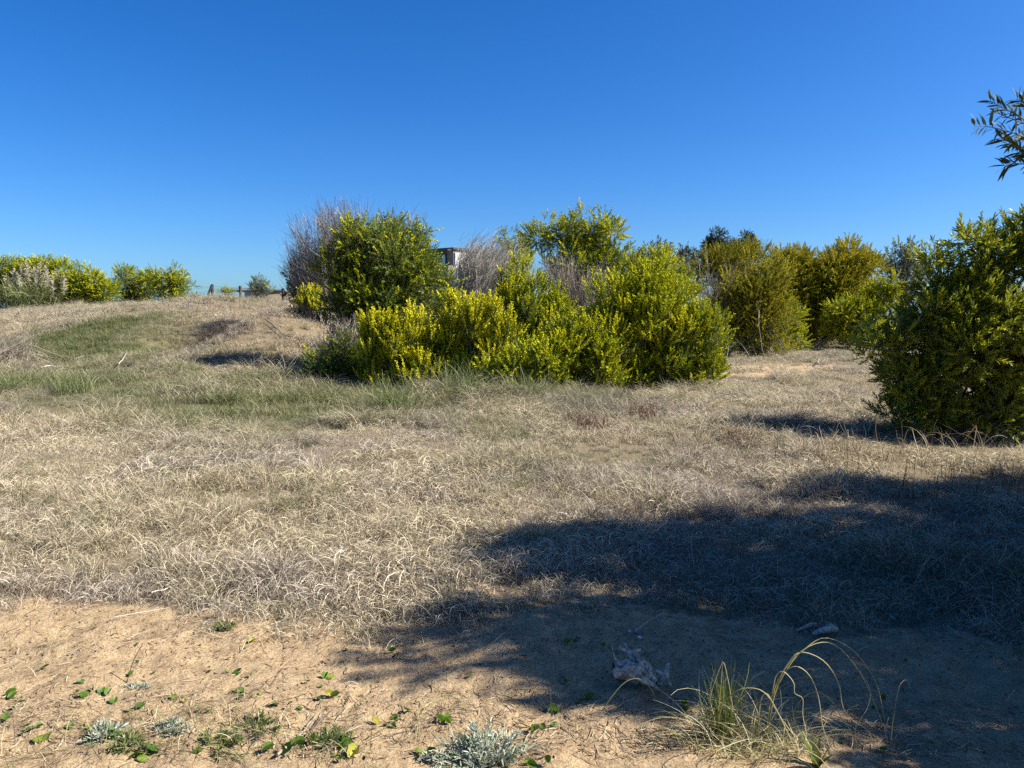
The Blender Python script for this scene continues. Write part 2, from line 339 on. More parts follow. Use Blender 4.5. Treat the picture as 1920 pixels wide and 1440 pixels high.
def grass_material():
    m, nt, n, l, out = mat('dry_straw')
    a = n.new('ShaderNodeAttribute'); a.attribute_name = 'v'
    g = n.new('ShaderNodeAttribute'); g.attribute_type = 'INSTANCER'; g.attribute_name = 'green'
    tn = n.new('ShaderNodeAttribute'); tn.attribute_type = 'INSTANCER'; tn.attribute_name = 'tone'
    dry = ramp(n, [(0, (.09, .065, .035)), (.3, (.29, .235, .145)), (.65, (.62, .53, .35)), (1, (.97, .87, .65))])
    gry = ramp(n, [(0, (.08, .06, .045)), (.4, (.27, .22, .175)), (.75, (.53, .455, .37)), (1, (.90, .81, .69))])
    grn = ramp(n, [(0, (.03, .06, .01)), (.5, (.085, .125, .022)), (.85, (.17, .20, .05)), (1, (.38, .35, .17))])
    for r_ in (dry, gry, grn): l.new(a.outputs['Fac'], r_.inputs[0])
    m1 = n.new('ShaderNodeMix'); m1.data_type = 'RGBA'; l.new(tn.outputs['Fac'], m1.inputs[0]); l.new(dry.outputs[0], m1.inputs[6]); l.new(gry.outputs[0], m1.inputs[7])
    m2 = n.new('ShaderNodeMix'); m2.data_type = 'RGBA'; l.new(g.outputs['Fac'], m2.inputs[0]); l.new(m1.outputs[2], m2.inputs[6]); l.new(grn.outputs[0], m2.inputs[7])
    p = n.new('ShaderNodeBsdfPrincipled'); p.inputs['Roughness'].default_value = .6; p.inputs['Specular IOR Level'].default_value = .25; l.new(m2.outputs[2], p.inputs['Base Color'])
    t = n.new('ShaderNodeBsdfTranslucent'); l.new(m2.outputs[2], t.inputs[0]); mx = n.new('ShaderNodeMixShader'); mx.inputs[0].default_value = .28
    l.new(p.outputs[0], mx.inputs[1]); l.new(t.outputs[0], mx.inputs[2]); l.new(mx.outputs[0], out.inputs[0]); return m
GM = grass_material()
def scatter(name, pts, scale, green, tone, idx, srcs, label, cat):
    n = len(pts); me = bpy.data.meshes.new(name); me.vertices.add(n); me.vertices.foreach_set('co', np.asarray(pts, np.float32).ravel())
    for k, a in (('green', green), ('tone', tone), ('scl', scale), ('rotz', U(0, 2 * math.pi, n))):
        q = me.attributes.new(k, 'FLOAT', 'POINT'); q.data.foreach_set('value', np.asarray(a, np.float32))
    q = me.attributes.new('pick', 'INT', 'POINT'); q.data.foreach_set('value', np.asarray(idx, np.int32))
    me.materials.append(GM)
    o = obj(name, me); tag(o, label, cat, kind='stuff')
    ng = bpy.data.node_groups.new(name, 'GeometryNodeTree'); N = ng.nodes.new; Lk = ng.links.new
    ng.interface.new_socket('Geometry', in_out='INPUT', socket_type='NodeSocketGeometry'); ng.interface.new_socket('Geometry', in_out='OUTPUT', socket_type='NodeSocketGeometry')
    gi = N('NodeGroupInput'); go = N('NodeGroupOutput'); ip = N('GeometryNodeInstanceOnPoints'); gti = N('GeometryNodeGeometryToInstance')
    for s_ in reversed(srcs):
        oi = N('GeometryNodeObjectInfo'); oi.inputs['Object'].default_value = s_; Lk(oi.outputs['Geometry'], gti.inputs[0])
    def attr(nm, ty):
        x = N('GeometryNodeInputNamedAttribute'); x.data_type = ty; x.inputs['Name'].default_value = nm; return x.outputs['Attribute']
    Lk(gi.outputs[0], ip.inputs['Points']); Lk(gti.outputs[0], ip.inputs['Instance']); ip.inputs['Pick Instance'].default_value = True
    Lk(attr('pick', 'INT'), ip.inputs['Instance Index'])
    cx = N('ShaderNodeCombineXYZ'); Lk(attr('rotz', 'FLOAT'), cx.inputs[2]); Lk(cx.outputs[0], ip.inputs['Rotation'])
    Lk(attr('scl', 'FLOAT'), ip.inputs['Scale']); Lk(ip.outputs[0], go.inputs[0])
    md = o.modifiers.new('scatter', 'NODES'); md.node_group = ng; return o

CURLY = [clump('clump', 95, .13, (.09, .24), (.5, .35), (1.8, 5.0), .0036, GM, 9, 1.2) for _ in range(6)]
TANGLE = [clump('clump', 80, .14, (.12, .30), (.8, .4), (2.0, 6.0), .0034, GM, 10, 1.8) for _ in range(4)]
TUFT = [clump('clump', 70, .07, (.14, .30), (.3, .22), (.8, 3.0), .0036, GM, 9, .7) for _ in range(4)]
LAWN = [clump('clump', 130, .15, (.07, .19), (.4, .3), (.4, 1.6), .0035, GM, 5, .6) for _ in range(3)]
ALLC = CURLY + TANGLE + TUFT + LAWN
def fieldpts(y0, y1, dens, margin=1.1, xr=None):
    n = int(dens * .5 * (y1 * y1 - y0 * y0) * 2 * .667 * margin)
    y = np.sqrt(U(y0 * y0, y1 * y1, n)); x = y * U(-.667, .667, n) * margin + U(-.6, .6, n)
    return x, y
def make_grass():
    seed(12)
    X = []; Yv = []; S = []; I = []; Gr = []
    for y0, y1, dens, sc in ((3.5, 6.5, 165, .88), (6.5, 10, 115, .94), (10, 16, 62, 1.1), (16, 24, 44, 1.3), (24, 46, 22, 1.5)):
        x, y = fieldpts(y0, y1, dens, 1.25 if y0 < 10 else 1.12)
        e = grass_edge(x, y) + fbm(x / .5, y / .5, 41) * .5 + fbm(x / .12, y / .12, 42) * .1
        keep = U(0, 1, len(x)) < np.clip((y - e) / .25 + .35, 0, 1) * (y > e - .12)
        keep &= U(0, 1, len(x)) > np.clip(field(SANDY, x, y) * 1.05, 0, .93)
        pat = fbm(x / .7, y / .7, 45) + .6 * fbm(x / 3., y / 2.2, 46); keep &= U(0, 1, len(x)) < np.clip(.92 + pat * 1.1, np.where(y > 14, .75, .3), 1)
        x, y = x[keep], y[keep]; pat = pat[keep]; g = greenness(x, y); n = len(x)
        s = sc * U(.65, 1.2, n) * np.clip(1 + pat * 1.25, .5, 1.65) * np.clip(.55 + (y - e[keep]) / 1.2, .5, 1)
        s = np.maximum(s, np.where(y > 14, sc * .85, 0)); s = s * np.where(y > 15, np.clip(1 - (y - 15) * .02, .75, 1), 1)
        r = U(0, 1, n); clusters = fbm(x / .9, y / .9, 47)
        idx = np.where(r < .5, rng.integers(0, 6, n), np.where(clusters > -.05, rng.integers(6, 10, n), rng.integers(10, 14, n)))
        idx = np.where((g > .22) & (g <= .55) & (y > 9) & (U(0, 1, n) < .7), rng.integers(10, 14, n), idx); s = s * np.where((y > 13) & (y < 17.5) & (x > -6) & (x < 5.5), 1.35, 1)
        idx = np.where((g > .55) & (U(0, 1, n) < .8), rng.integers(14, 17, n), idx)
        X.append(x); Yv.append(y); S.append(s); I.append(idx); Gr.append(g)
    x, y, s, idx, g = map(np.concatenate, (X, Yv, S, I, Gr)); n = len(x)
    gg = np.clip(g * U(.5, 1.25, n) + (U(0, 1, n) < .10) * U(.2, .8, n), 0, 1)
    tone = np.clip(.2 + fbm(x / 1.1, y / 1.1, 51) * 1.4 + U(-.25, .25, n), 0, 1)
    print('grass clumps', n)
    scatter('dry_grass', np.stack([x, y, H(x, y)], -1), s, gg, tone, idx, ALLC, 'curly dry straw coloured grass covering the open field', 'grass')
make_grass()

# ------------------------------------------------------------------ shrub builders
def leaf_template(L_, w, fine=False):
    if fine:
        V = np.array([[0, 0, 0], [-w * .5, L_ * .35, .04 * L_], [w * .5, L_ * .35, .04 * L_], [-w * .42, L_ * .68, .02 * L_], [w * .42, L_ * .68, .02 * L_], [0, L_, -.07 * L_]])
        T = np.array([[0, 2, 1], [1, 2, 4], [1, 4, 3], [3, 4, 5]])
    else:
        V = np.array([[0, 0, 0], [w * .5, L_ * .5, .03 * L_], [0, L_, 0], [-w * .5, L_ * .5, .03 * L_]]); T = np.array([[0, 1, 2], [0, 2, 3]])
    return V, T
def sprig_template(slen, nl, L_, w, ang=.75, fine=False, spread=.3):
    tV, tT = leaf_template(L_, w, fine)
    t = np.linspace(.06, 1, nl); pos = np.stack([np.zeros(nl), t * slen, np.zeros(nl)], -1)
    az = np.arange(nl) * 2.4 + U(0, 6); a = ang * U(.55, 1.25, nl) * (1 - .55 * t)
    d = np.stack([np.sin(a) * np.cos(az), np.cos(a), np.sin(a) * np.sin(az)], -1)
    V, T, v = stamp(tV, tT, pos, basis(d, U(-3, 3, nl)), U(.7, 1.15, nl), np.zeros(len(tV)), U(-spread, spread, nl))
    return V, T, v
def blossom_template(slen, nf, L_, r):
    tV = np.array([[0, L_, 0], [r, 0, 0], [-r * .5, 0, r * .87], [-r * .5, 0, -r * .87], [0, -.2 * L_, 0]])
    tV[1:4, 1] = L_ * .45; tT = np.array([[0, 1, 2], [0, 2, 3], [0, 3, 1], [4, 2, 1], [4, 3, 2], [4, 1, 3]])
    t = np.linspace(.25, 1, nf); az = np.arange(nf) * 2.4 + U(0, 6); a = U(.3, 1.0, nf)
    d = np.stack([np.sin(a) * np.cos(az), np.cos(a), np.sin(a) * np.sin(az)], -1)
    return stamp(tV, tT, np.stack([np.zeros(nf), t * slen, np.zeros(nf)], -1), basis(d, U(-3, 3, nf)), U(.7, 1.2, nf), np.zeros(5), U(-.3, .3, nf))
SPR = {'acacia': [sprig_template(.26, 15, .085, .019, .85) for _ in range(5)],
       'fine': [sprig_template(.24, 17, .095, .017, fine=True) for _ in range(5)],
       'round': [sprig_template(.20, 16, .07, .026, 1.0) for _ in range(4)],
       'needle': [sprig_template(.3, 34, .12, .012, .9) for _ in range(4)],
       'wisp': [sprig_template(.34, 16, .07, .012, .6) for _ in range(4)]}
BLO = {'far': [blossom_template(.37, 20, .048, .0135) for _ in range(4)], 'near': [blossom_template(.24, 14, .042, .010) for _ in range(4)]}

def branch_limbs(base, ends, r0, K=7, sag=.25):
    n = len(ends); t = np.linspace(0, 1, K)[None, :, None]
    b = base[None, None] + np.zeros((n, 1, 3)); e = ends[:, None]
    mid = b + (e - b) * np.array([.35, .35, .55]) + rng.normal(0, .08, (n, 1, 3)) * np.linalg.norm(e - b, axis=-1, keepdims=True)
    P = (1 - t) ** 2 * b + 2 * t * (1 - t) * mid + t ** 2 * e
    Rr = r0 * (1 - .82 * np.linspace(0, 1, K))[None] * U(.6, 1.1, n)[:, None]
    return tubes(P, Rr, 5)
def shrub(name, label, Y, lobes, foot, kind='acacia', leaf='acacia', flower=.4, flow_mat='blossom', dens=75, up=.8, cat='shrub', group=None,
          sub=(.24, .42), size=1., bsize='far', skirt=True, dpt=.85, fl_top=.5, tone=0., stems=14, sticks=0.):
    """lobes: (column, row, half width, half height [, extra distance]) in photo pixels at distance Y"""
    seed(foot[0], foot[1], Y * 10)
    k = Y / F
    fx, fy = foot; b = at(fx, 600, Y); b = np.array([b[0], Y, 0.]); b[2] = float(H(b[0], b[1])) - .05
    P = []; D = []; TN = []; FP = []; cents = []
    if skirt:
        x0 = min(l[0] - l[2] for l in lobes); x1 = max(l[0] + l[2] for l in lobes); gr = HZ + (CAMZ - b[2]) / Y * F; hw = (x1 - x0) * .5; nsk = max(1, int(round(hw / 35)))
        lobes = list(lobes) + [(fx * .5 + (x0 + x1) * .25 + (q - (nsk - 1) / 2) * hw * 1.35 / nsk, gr - 20 * 20 / Y, hw * .95 / nsk + 8, 30 * 20 / Y) for q in range(nsk)]
    for lb in lobes:
        px, py, rx, ry = lb[:4]; dY = lb[4] if len(lb) > 4 else 0
        rx, ry = rx * 1.1, ry * 1.1; c = at(px, py, Y); c[1] += dY; rad = np.array([rx * k, (rx * k + ry * k) * .5 * dpt, ry * k]); cents.append(c)
        ns = max(6, int(7 + 9 * rad[0] * rad[2]))
        d = norm(rng.normal(0, 1, (ns, 3))); d[:, 1] = np.where((d[:, 1] > 0) & (U(0, 1, ns) < .4), -d[:, 1], d[:, 1])
        sc = c + d * rad * U(.6, .92, (ns, 1)); sr = min(rad[0], rad[2]) * U(sub[0], sub[1], ns) * 1.05
        stn = U(-.32, .32, ns); sfl = U(0, 1, ns)
        for q in range(ns):
            m_ = int(dens * 4 * math.pi * sr[q] ** 2 / size ** 2 * .8) + 4
            dd = norm(rng.normal(0, 1, (m_, 3))); rr = sr[q] * U(.3, 1.0, m_) ** .6
            P.append(sc[q] + dd * rr[:, None]); D.append(dd); TN.append(np.full(m_, stn[q])); FP.append(np.full(m_, sfl[q]))
        # filler inside
        m_ = int(dens * .22 * rad[0] * rad[2] * 4 / size ** 2)
        dd = norm(rng.normal(0, 1, (m_, 3))); P.append(c + dd * rad * U(.3, .75, (m_, 1))); D.append(dd); TN.append(np.full(m_, -.1)); FP.append(np.ones(m_))
    P = np.concatenate(P); D = np.concatenate(D); TN = np.concatenate(TN); FP = np.concatenate(FP)
    ok = P[:, 2] > H(P[:, 0], P[:, 1], False) + .03; P, D, TN, FP = P[ok], D[ok], TN[ok], FP[ok]; n = len(P)
    D2 = norm(D * 1. + np.array([0, 0, up]) + rng.normal(0, .28, (n, 3)))
    root = empty(name, b, label, cat, group)
    def build(tmpl, sel, nm, mt, szmul=1.):
        mb = MB(); w = rng.integers(0, len(tmpl), sel.sum())
        p, d, tn = P[sel], D2[sel], TN[sel]
        for q, (tV, tT, tv) in enumerate(tmpl):
            s_ = w == q
            if not s_.any(): continue
            V, T, v = stamp(tV, tT, p[s_], basis(d[s_], U(-3, 3, s_.sum())), size * szmul * U(.7, 1.15, s_.sum()), tv, .5 + tone + tn[s_] + U(-.1, .1, s_.sum()))
            mb.add(V, T, np.clip(v, 0, 1))
        return mb.build(nm, mt, root, b)
    build(SPR[kind], np.ones(n, bool), 'crown', M[leaf])
    if flower > 0:
        z0, z1 = np.percentile(P[:, 2], 3), np.percentile(P[:, 2], 97); hz = np.clip((P[:, 2] - z0) / (z1 - z0 + .01), 0, 1)
        pr = 1.5 * flower * (1 - fl_top + fl_top * hz * 1.6) * np.clip(1.7 - 1.7 * FP, .1, 1.4)
        fs = U(0, 1, n) < pr
        if fs.any(): build(BLO[bsize], fs, 'blossom', M[flow_mat])
    # trunk and limbs
    pick = P[rng.integers(0, n, stems)]; mb = MB(); V, Q, v = branch_limbs(b, pick, .055 * size, 8); mb.add(V, Q, v)
    tw = P[rng.integers(0, n, stems * 4)]; src = pick[rng.integers(0, stems, stems * 4)]; t = np.linspace(0, 1, 5)[None, :, None]
    st = b + (src - b) * U(.3, .8, (len(tw), 1)); PP = st[:, None] * (1 - t) + tw[:, None] * t + rng.normal(0, .03, (len(tw), 5, 3)); PP[:, 0] = st
    V, Q, v = tubes(PP, np.linspace(.018, .005, 5)[None] * np.ones((len(tw), 1)), 4); mb.add(V, Q, v)
    mb.build('trunk', M['bark'], root, b, True)
    if sticks:
        ns = int(n * sticks); i = rng.integers(0, n, ns); t = np.linspace(0, 1, 4)[None, :, None]
        PP = P[i][:, None] + D2[i][:, None] * t * .45 + rng.normal(0, .02, (ns, 4, 3)); V, Q, v = tubes(PP, np.linspace(.007, .003, 4)[None] * np.ones((ns, 1)), 3)
        mb = MB(); mb.add(V, Q, v); mb.build('bare_twigs', M['twig_grey'], root, b)
    return root

def bare_shrub(name, label, Y, lobes, foot, tm='twig_grey', n=260, twigs=9, lean=(0, 0, .6), r=.012, cat='shrub', group=None, tl=.45, foot_spread=.4):
    seed(foot[0], foot[1], Y * 10); k = Y / F; b = at(foot[0], 600, Y); b = np.array([b[0], Y, 0.]); b[2] = float(H(b[0], b[1])) - .05
    root = empty(name, b, label, cat, group); mb = MB(); lean = np.array(lean, float); main = MB()
    ar = np.array([l[2] * l[3] for l in lobes], float); ar /= ar.sum()
    for lb, a_ in zip(lobes, ar):
        c = at(lb[0], lb[1], Y); c[1] += lb[4] if len(lb) > 4 else 0; rad = np.array([lb[2] * k, (lb[2] + lb[3]) * k * .45, lb[3] * k])
        m_ = max(8, int(n * a_)); d = norm(rng.normal(0, 1, (m_, 3))); E_ = c + d * rad * U(.45, .98, (m_, 1)) ** .6
        st = b + rng.normal(0, foot_spread, (m_, 3)) * [1, 1, 0]; st[:, 2] = H(st[:, 0], st[:, 1])
        K = 9; t = np.linspace(0, 1, K)[None, :, None]; mid = st[:, None] + (E_ - st)[:, None] * np.array([.45, .45, .4]) + rng.normal(0, .12, (m_, 1, 3))
        PP = (1 - t) ** 2 * st[:, None] + 2 * t * (1 - t) * mid + t ** 2 * E_[:, None] + rng.normal(0, .015, (m_, K, 3))
        V, Q, v = tubes(PP, r * (1.0 - .6 * t[..., 0]) * U(.6, 1.3, (m_, 1)), 4); main.add(V, Q, v)
        for lvl, cnt, ln, rr in ((0, twigs, tl, .5), (1, twigs, tl * .55, .33)):
            q = m_ * cnt; src = np.repeat(np.arange(m_), cnt); tt = U(.35 if lvl == 0 else .6, 1, q); ii = np.minimum((tt * (K - 1)).astype(int), K - 2)
            f_ = (tt * (K - 1) - ii)[:, None]; p0 = PP[src, ii] * (1 - f_) + PP[src, ii + 1] * f_; dr = norm(PP[src, ii + 1] - PP[src, ii])
            d1 = norm(dr * .8 + rng.normal(0, .5, (q, 3)) + lean * .8); d2 = norm(d1 + lean * .7 + rng.normal(0, .25, (q, 3))); l_ = ln * U(.5, 1.2, (q, 1))
            if lvl == 1: p0 = p0 + rng.normal(0, .12, (q, 3))
            W_ = np.stack([p0, p0 + d1 * l_ * .5, p0 + d1 * l_ * .5 + d2 * l_ * .5], 1)
            V, Q, v = tubes(W_, r * rr * np.array([[1, .8, .45]]) * np.ones((q, 1)), 3); mb.add(V, Q, v)
    main.build('stems', M[tm], root, b); mb.build('twigs', M[tm], root, b); return root

# ------------------------------------------------------------------ the central thicket
AC = 'flowering shrubs of the central thicket'
shrub('acacia_tree', 'tallest green shrub on the left of the thicket, rounded crown and dark hollow beneath', 17.8,
      [(698, 436, 54, 38), (665, 495, 48, 46), (652, 560, 40, 44), (668, 478, 36, 34), (740, 482, 60, 50), (775, 525, 50, 50), (672, 545, 42, 48), (725, 560, 70, 55), (655, 440, 22, 18), (762, 440, 28, 22), (795, 455, 14, 20), (822, 545, 28, 40), (680, 605, 50, 36), (760, 610, 50, 34), (665, 655, 44, 34)],
      (705, 690), 'acacia', 'acacia_dark', .12, dens=88, cat='tree', fl_top=.95, up=.5, stems=22, tone=.10, skirt=False)
shrub('flowering_shrub', 'bright yellow flowering shrub under the tallest crown, leftmost of the front row', 15.3,
      [(745, 650, 58, 46), (715, 632, 34, 28), (788, 635, 34, 34), (750, 690, 62, 34), (800, 690, 34, 30)], (748, 720), flower=1.9, flow_mat='blossom_bright', group=AC, up=2.2, dens=80)
shrub('flowering_shrub', 'brightest yellow shrub with twin peaks right of the leftmost front one', 15.6,
      [(865, 612, 44, 46), (925, 622, 38, 42), (842, 668, 46, 42), (900, 680, 58, 42), (830, 700, 40, 26)], (880, 722), flower=1.7, flow_mat='blossom_bright', group=AC, up=2.2, dens=80)
shrub('flowering_shrub', 'dull dark green shrub filling the gap below the pale dead bush', 18.6,
      [(835, 585, 38, 36), (880, 610, 46, 34), (935, 600, 34, 32), (820, 630, 40, 40)], (875, 700), 'acacia', 'acacia_dark', .12, dens=80)
shrub('flowering_shrub', 'low olive green shrub in front of the twin peaked yellow one', 15.0,
      [(985, 685, 68, 38), (935, 695, 45, 30), (1030, 690, 30, 34)], (985, 726), flower=.45, group=AC, up=1.0, tone=.05)
shrub('flowering_shrub', 'yellow tipped shrub right of the pale dead bush, upright narrow top', 18.5,
      [(975, 545, 36, 40), (1005, 585, 46, 42), (985, 625, 45, 38), (1040, 620, 40, 45)], (1005, 700), flower=.75, group=AC, up=1.6)
shrub('flowering_shrub', 'dark based yellow green shrub midway along the front row', 15.5,
      [(1075, 665, 52, 46), (1040, 690, 40, 34), (1115, 690, 50, 36), (1130, 640, 45, 35), (1050, 640, 34, 30)], (1090, 722), flower=.6, group=AC, up=1.2)
shrub('flowering_shrub', 'broad rounded lime green shrub at the right end of the thicket', 16.1,
      [(1150, 575, 60, 38), (1215, 585, 60, 55), (1280, 600, 55, 48), (1200, 650, 75, 50), (1290, 655, 68, 52), (1325, 620, 38, 40), (1255, 690, 60, 26), (1170, 600, 60, 45)],
      (1235, 715), flower=.62, group=AC, up=1.2, dens=85, tone=.12, stems=20)
shrub('acacia_tree', 'tall green crown against the sky above the middle of the thicket', 25,
      [(1045, 440, 50, 32), (1095, 430, 42, 34), (1130, 460, 34, 40), (1070, 480, 65, 40), (1135, 505, 40, 38), (1105, 540, 60, 40)],
      (1080, 640), 'acacia', 'acacia', .35, dens=60, cat='tree', size=1.15, stems=18, up=.5)
shrub('acacia_tree', 'small round green crown above and behind the pale dead bush', 28,
      [(960, 462, 30, 24), (975, 490, 24, 26), (945, 500, 28, 30), (965, 540, 40, 40)], (965, 620), flower=.35, cat='tree', size=1.2, dens=60)
shrub('acacia_tree', 'green rounded crown right of the tall middle crown', 24,
      [(1210, 500, 40, 30), (1245, 520, 38, 36), (1190, 530, 40, 34), (1270, 550, 30, 34)], (1225, 640), flower=.4, cat='tree', size=1.1, dens=60)
bare_shrub('dead_shrub', 'bare dusky grey shrub rising behind the tallest green crown', 22.5,
      [(600, 450, 66, 66), (645, 418, 66, 44), (572, 500, 44, 60), (745, 420, 48, 30, .5), (610, 530, 50, 50)], (635, 600), 'twig_grey', 420, 16, (-.2, 0, .5), .0095, tl=.5)
bare_shrub('dead_shrub', 'pale bleached dead bush with windswept twigs in the middle of the thicket', 21.5,
      [(905, 488, 54, 46), (882, 500, 34, 44), (880, 530, 42, 48), (935, 540, 48, 48), (950, 498, 38, 42), (900, 590, 50, 44)], (885, 660), 'twig_pale', 700, 14, (1.1, 0, .75), .0105, tl=.55)
bare_shrub('dead_shrub', 'brown grey twiggy shrub below the tall middle crown', 21.2,
      [(1045, 510, 45, 36), (1085, 540, 50, 40), (1060, 570, 40, 45), (1120, 520, 35, 30)], (1075, 660), 'twig_grey', 230, 14, (.1, 0, .4), .009, tl=.45)
bare_shrub('dead_shrub', 'low dark brush of dead twigs at the left foot of the thicket', 16.4,
      [(625, 665, 48, 34), (660, 640, 45, 45), (600, 690, 35, 20)], (640, 705), 'twig_grey', 200, 10, (-.3, 0, .3), .010, tl=.4)
shrub('evergreen_shrub', 'dark green shrub at the left foot of the dusky bare one', 22.8,
      [(565, 528, 24, 24), (585, 560, 34, 28), (552, 550, 16, 18), (615, 575, 28, 30)], (580, 590), 'round', 'acacia_dark', 0, cat='shrub', up=.4, dens=90)
shrub('low_shrub', 'small dark leafy shrub lying in the shade left of the front row', 16.0,
      [(612, 695, 42, 26), (655, 700, 45, 28), (690, 680, 34, 34), (640, 665, 40, 26)], (640, 715), 'acacia', 'acacia_dark', .04, up=.3)
shrub('flowering_shrub', 'little bright yellow shrub alone below the dusky bare one', 21.4,
      [(580, 562, 18, 16), (577, 578, 18, 12), (592, 584, 14, 10)], (580, 585), flower=1.2, flow_mat='blossom_bright', up=1.8, dens=80, size=.8, stems=8, skirt=False)

# ------------------------------------------------------------------ behind and right
bare_shrub('grey_shrub', 'grey twiggy shrub right of the lime green one', 24.5,
      [(1350, 610, 52, 34), (1325, 520, 45, 48), (1360, 560, 42, 45), (1310, 570, 35, 45), (1390, 520, 40, 40)], (1355, 640), 'twig_grey', 110, 14, (.1, 0, .4), .009, tl=.5, foot_spread=.9)
shrub('olive_shrub', 'olive green soft crowned shrub in front of the dark pine', 27,
      [(1375, 500, 50, 36), (1400, 490, 36, 32), (1330, 510, 45, 34), (1380, 550, 50, 50), (1345, 575, 46, 40, -2.9), (1385, 600, 40, 32, -2.9)], (1380, 640), 'wisp', 'acacia_brown', .3, 'blossom_dull', dens=75, size=1.1)
shrub('grey_shrub', 'grey green leafy top peeping over the lime green shrub', 30,
      [(1240, 480, 30, 17), (1215, 500, 32, 24), (1285, 485, 26, 18), (1195, 495, 20, 20)], (1240, 620), 'round', 'grey_leaf', 0, dens=45, size=1.4, up=1.2)
shrub('pine_tree', 'dark pine crown highest on the skyline right of the thicket', 45,
      [(1355, 455, 34, 20), (1335, 470, 24, 18), (1385, 462, 28, 20), (1410, 470, 14, 13), (1290, 485, 26, 14), (1360, 490, 50, 24)], (1350, 600), 'round', 'pine', 0, dens=95, size=1.25, cat='tree', up=.1, sub=(.3, .45), skirt=False)
shrub('flowering_shrub', 'large olive and ochre shrub with reddish tips across the clearing', 28,
      [(1470, 505, 55, 30), (1530, 495, 58, 34), (1590, 500, 48, 32), (1500, 545, 65, 45), (1575, 550, 60, 50), (1610, 530, 28, 38), (1530, 595, 75, 38), (1460, 570, 50, 40)],
      (1530, 650), 'acacia', 'acacia_brown', .6, 'blossom_dull', dens=95, size=1.1, stems=22, up=.6, tone=.16)
shrub('flowering_shrub', 'olive gold shrub just right of the grey twiggy one', 24,
      [(1395, 590, 34, 40), (1370, 555, 28, 34), (1425, 560, 32, 44), (1450, 530, 28, 28), (1440, 600, 38, 26)], (1435, 640), 'acacia', 'acacia_brown', .5, 'blossom_dull', dens=60, size=1.1)
shrub('flowering_shrub', 'small bright green shrub in front of the ochre shrub', 25,
      [(1473, 590, 30, 24), (1480, 610, 28, 20)], (1475, 632), flower=.5, tone=.15, up=.5)
shrub('flowering_shrub', 'pale yellow drooping shrub right of the small bright green one', 26,
      [(1590, 590, 34, 30), (1620, 600, 36, 26), (1570, 610, 24, 20), (1650, 575, 30, 30), (1660, 540, 24, 20)], (1610, 645), flower=1.2, up=.4, tone=.1, dens=90)
shrub('grey_tree', 'bluish grey treetop on the skyline left of the big near shrub', 36,
      [(1690, 475, 26, 18), (1710, 495, 34, 24), (1670, 505, 26, 20), (1700, 530, 40, 30)], (1695, 610), 'round', 'grey_leaf', .1, 'blossom_dull', dens=34, size=1.5, cat='tree')
BIG = shrub('flowering_shrub', 'big dark green shrub with sparse yellow blossom filling the right edge', 10.0,
      [(1840, 492, 76, 50), (1780, 525, 58, 52), (1905, 485, 90, 62), (1712, 600, 58, 50), (1840, 650, 120, 90), (1960, 660, 110, 100), (1740, 700, 75, 62), (1850, 760, 120, 62), (1990, 450, 95, 70), (1735, 760, 60, 40), (2080, 560, 120, 120), (1700, 790, 50, 40), (1790, 810, 60, 40), (1900, 815, 80, 40), (1655, 640, 58, 42), (1735, 735, 72, 62), (1850, 560, 90, 70), (1790, 610, 80, 70), (1930, 720, 90, 80)],
      (1880, 830), 'fine', 'acacia_big', .5, 'blossom', dens=120, bsize='near', up=.55, sub=(.2, .36), size=.95, fl_top=.5, stems=26, tone=.24, skirt=False)

# ------------------------------------------------------------------ left, on the dune crest
shrub('flowering_shrub', 'broad olive yellow shrub at the far left behind the pampas grass', 38,
      [(40, 520, 55, 30), (90, 515, 45, 28), (5, 540, 40, 35), (90, 550, 55, 28)], (60, 580), 'acacia', 'acacia', .3, 'blossom', dens=75, size=1.2, up=.4)
shrub('flowering_shrub', 'yellow blossomed shrub sloping down right of the far left one', 37,
      [(150, 530, 34, 24), (180, 545, 34, 26), (130, 550, 34, 26)], (160, 572), flower=.55, dens=80, size=1.15, up=.4)
shrub('flowering_shrub', 'left rounded shrub of the pair on the dune crest', 40,
      [(255, 525, 36, 20), (240, 540, 30, 18), (285, 535, 30, 20)], (258, 560), 'acacia', 'acacia', .35, dens=75, size=1.15, up=.4)
shrub('flowering_shrub', 'right shrub of the pair on the dune crest, with a pointed tip', 39,
      [(330, 522, 22, 16), (310, 535, 36, 20), (345, 540, 24, 14)], (322, 556), 'acacia', 'acacia', .4, dens=75, size=1.15, up=.5)
shrub('low_shrub', 'small dark low shrub between the two pairs of dune shrubs', 40,
      [(232, 552, 22, 10), (262, 556, 26, 8)], (245, 563), 'round', 'acacia_dark', 0, dens=40, size=1.3)
shrub('young_acacia', 'small blue green sapling beside the fence post on the crest', 33,
      [(487, 545, 20, 10), (486, 533, 9, 12), (478, 540, 12, 9), (498, 541, 11, 9)], (487, 556), 'acacia', 'grey_leaf', .1, dens=50, size=.9, up=1.2, stems=8, skirt=False)
shrub('low_shrub', 'tiny yellow green shrub between the fence posts', 33,
      [(419, 548, 12, 6), (430, 551, 10, 4)], (420, 555), flower=.4, dens=60, size=.6, stems=5, skirt=False)
bare_shrub('dead_shrub', 'brown dead scrub covering the brushy mound on the slope', 21.2,
      [(440, 622, 52, 24), (465, 640, 36, 30), (400, 645, 42, 28), (430, 665, 50, 18)], (435, 650), 'twig_brown', 420, 9, (.1, 0, .35), .006, tl=.24, foot_spread=.9)
bare_shrub('dead_shrub', 'pale grey twiggy scrub on the bank at the left edge', 18.5,
      [(15, 650, 34, 16), (50, 640, 26, 11), (-20, 640, 30, 18)], (15, 660), 'twig_grey', 90, 8, (.2, 0, .4), .006, tl=.25, foot_spread=.5)
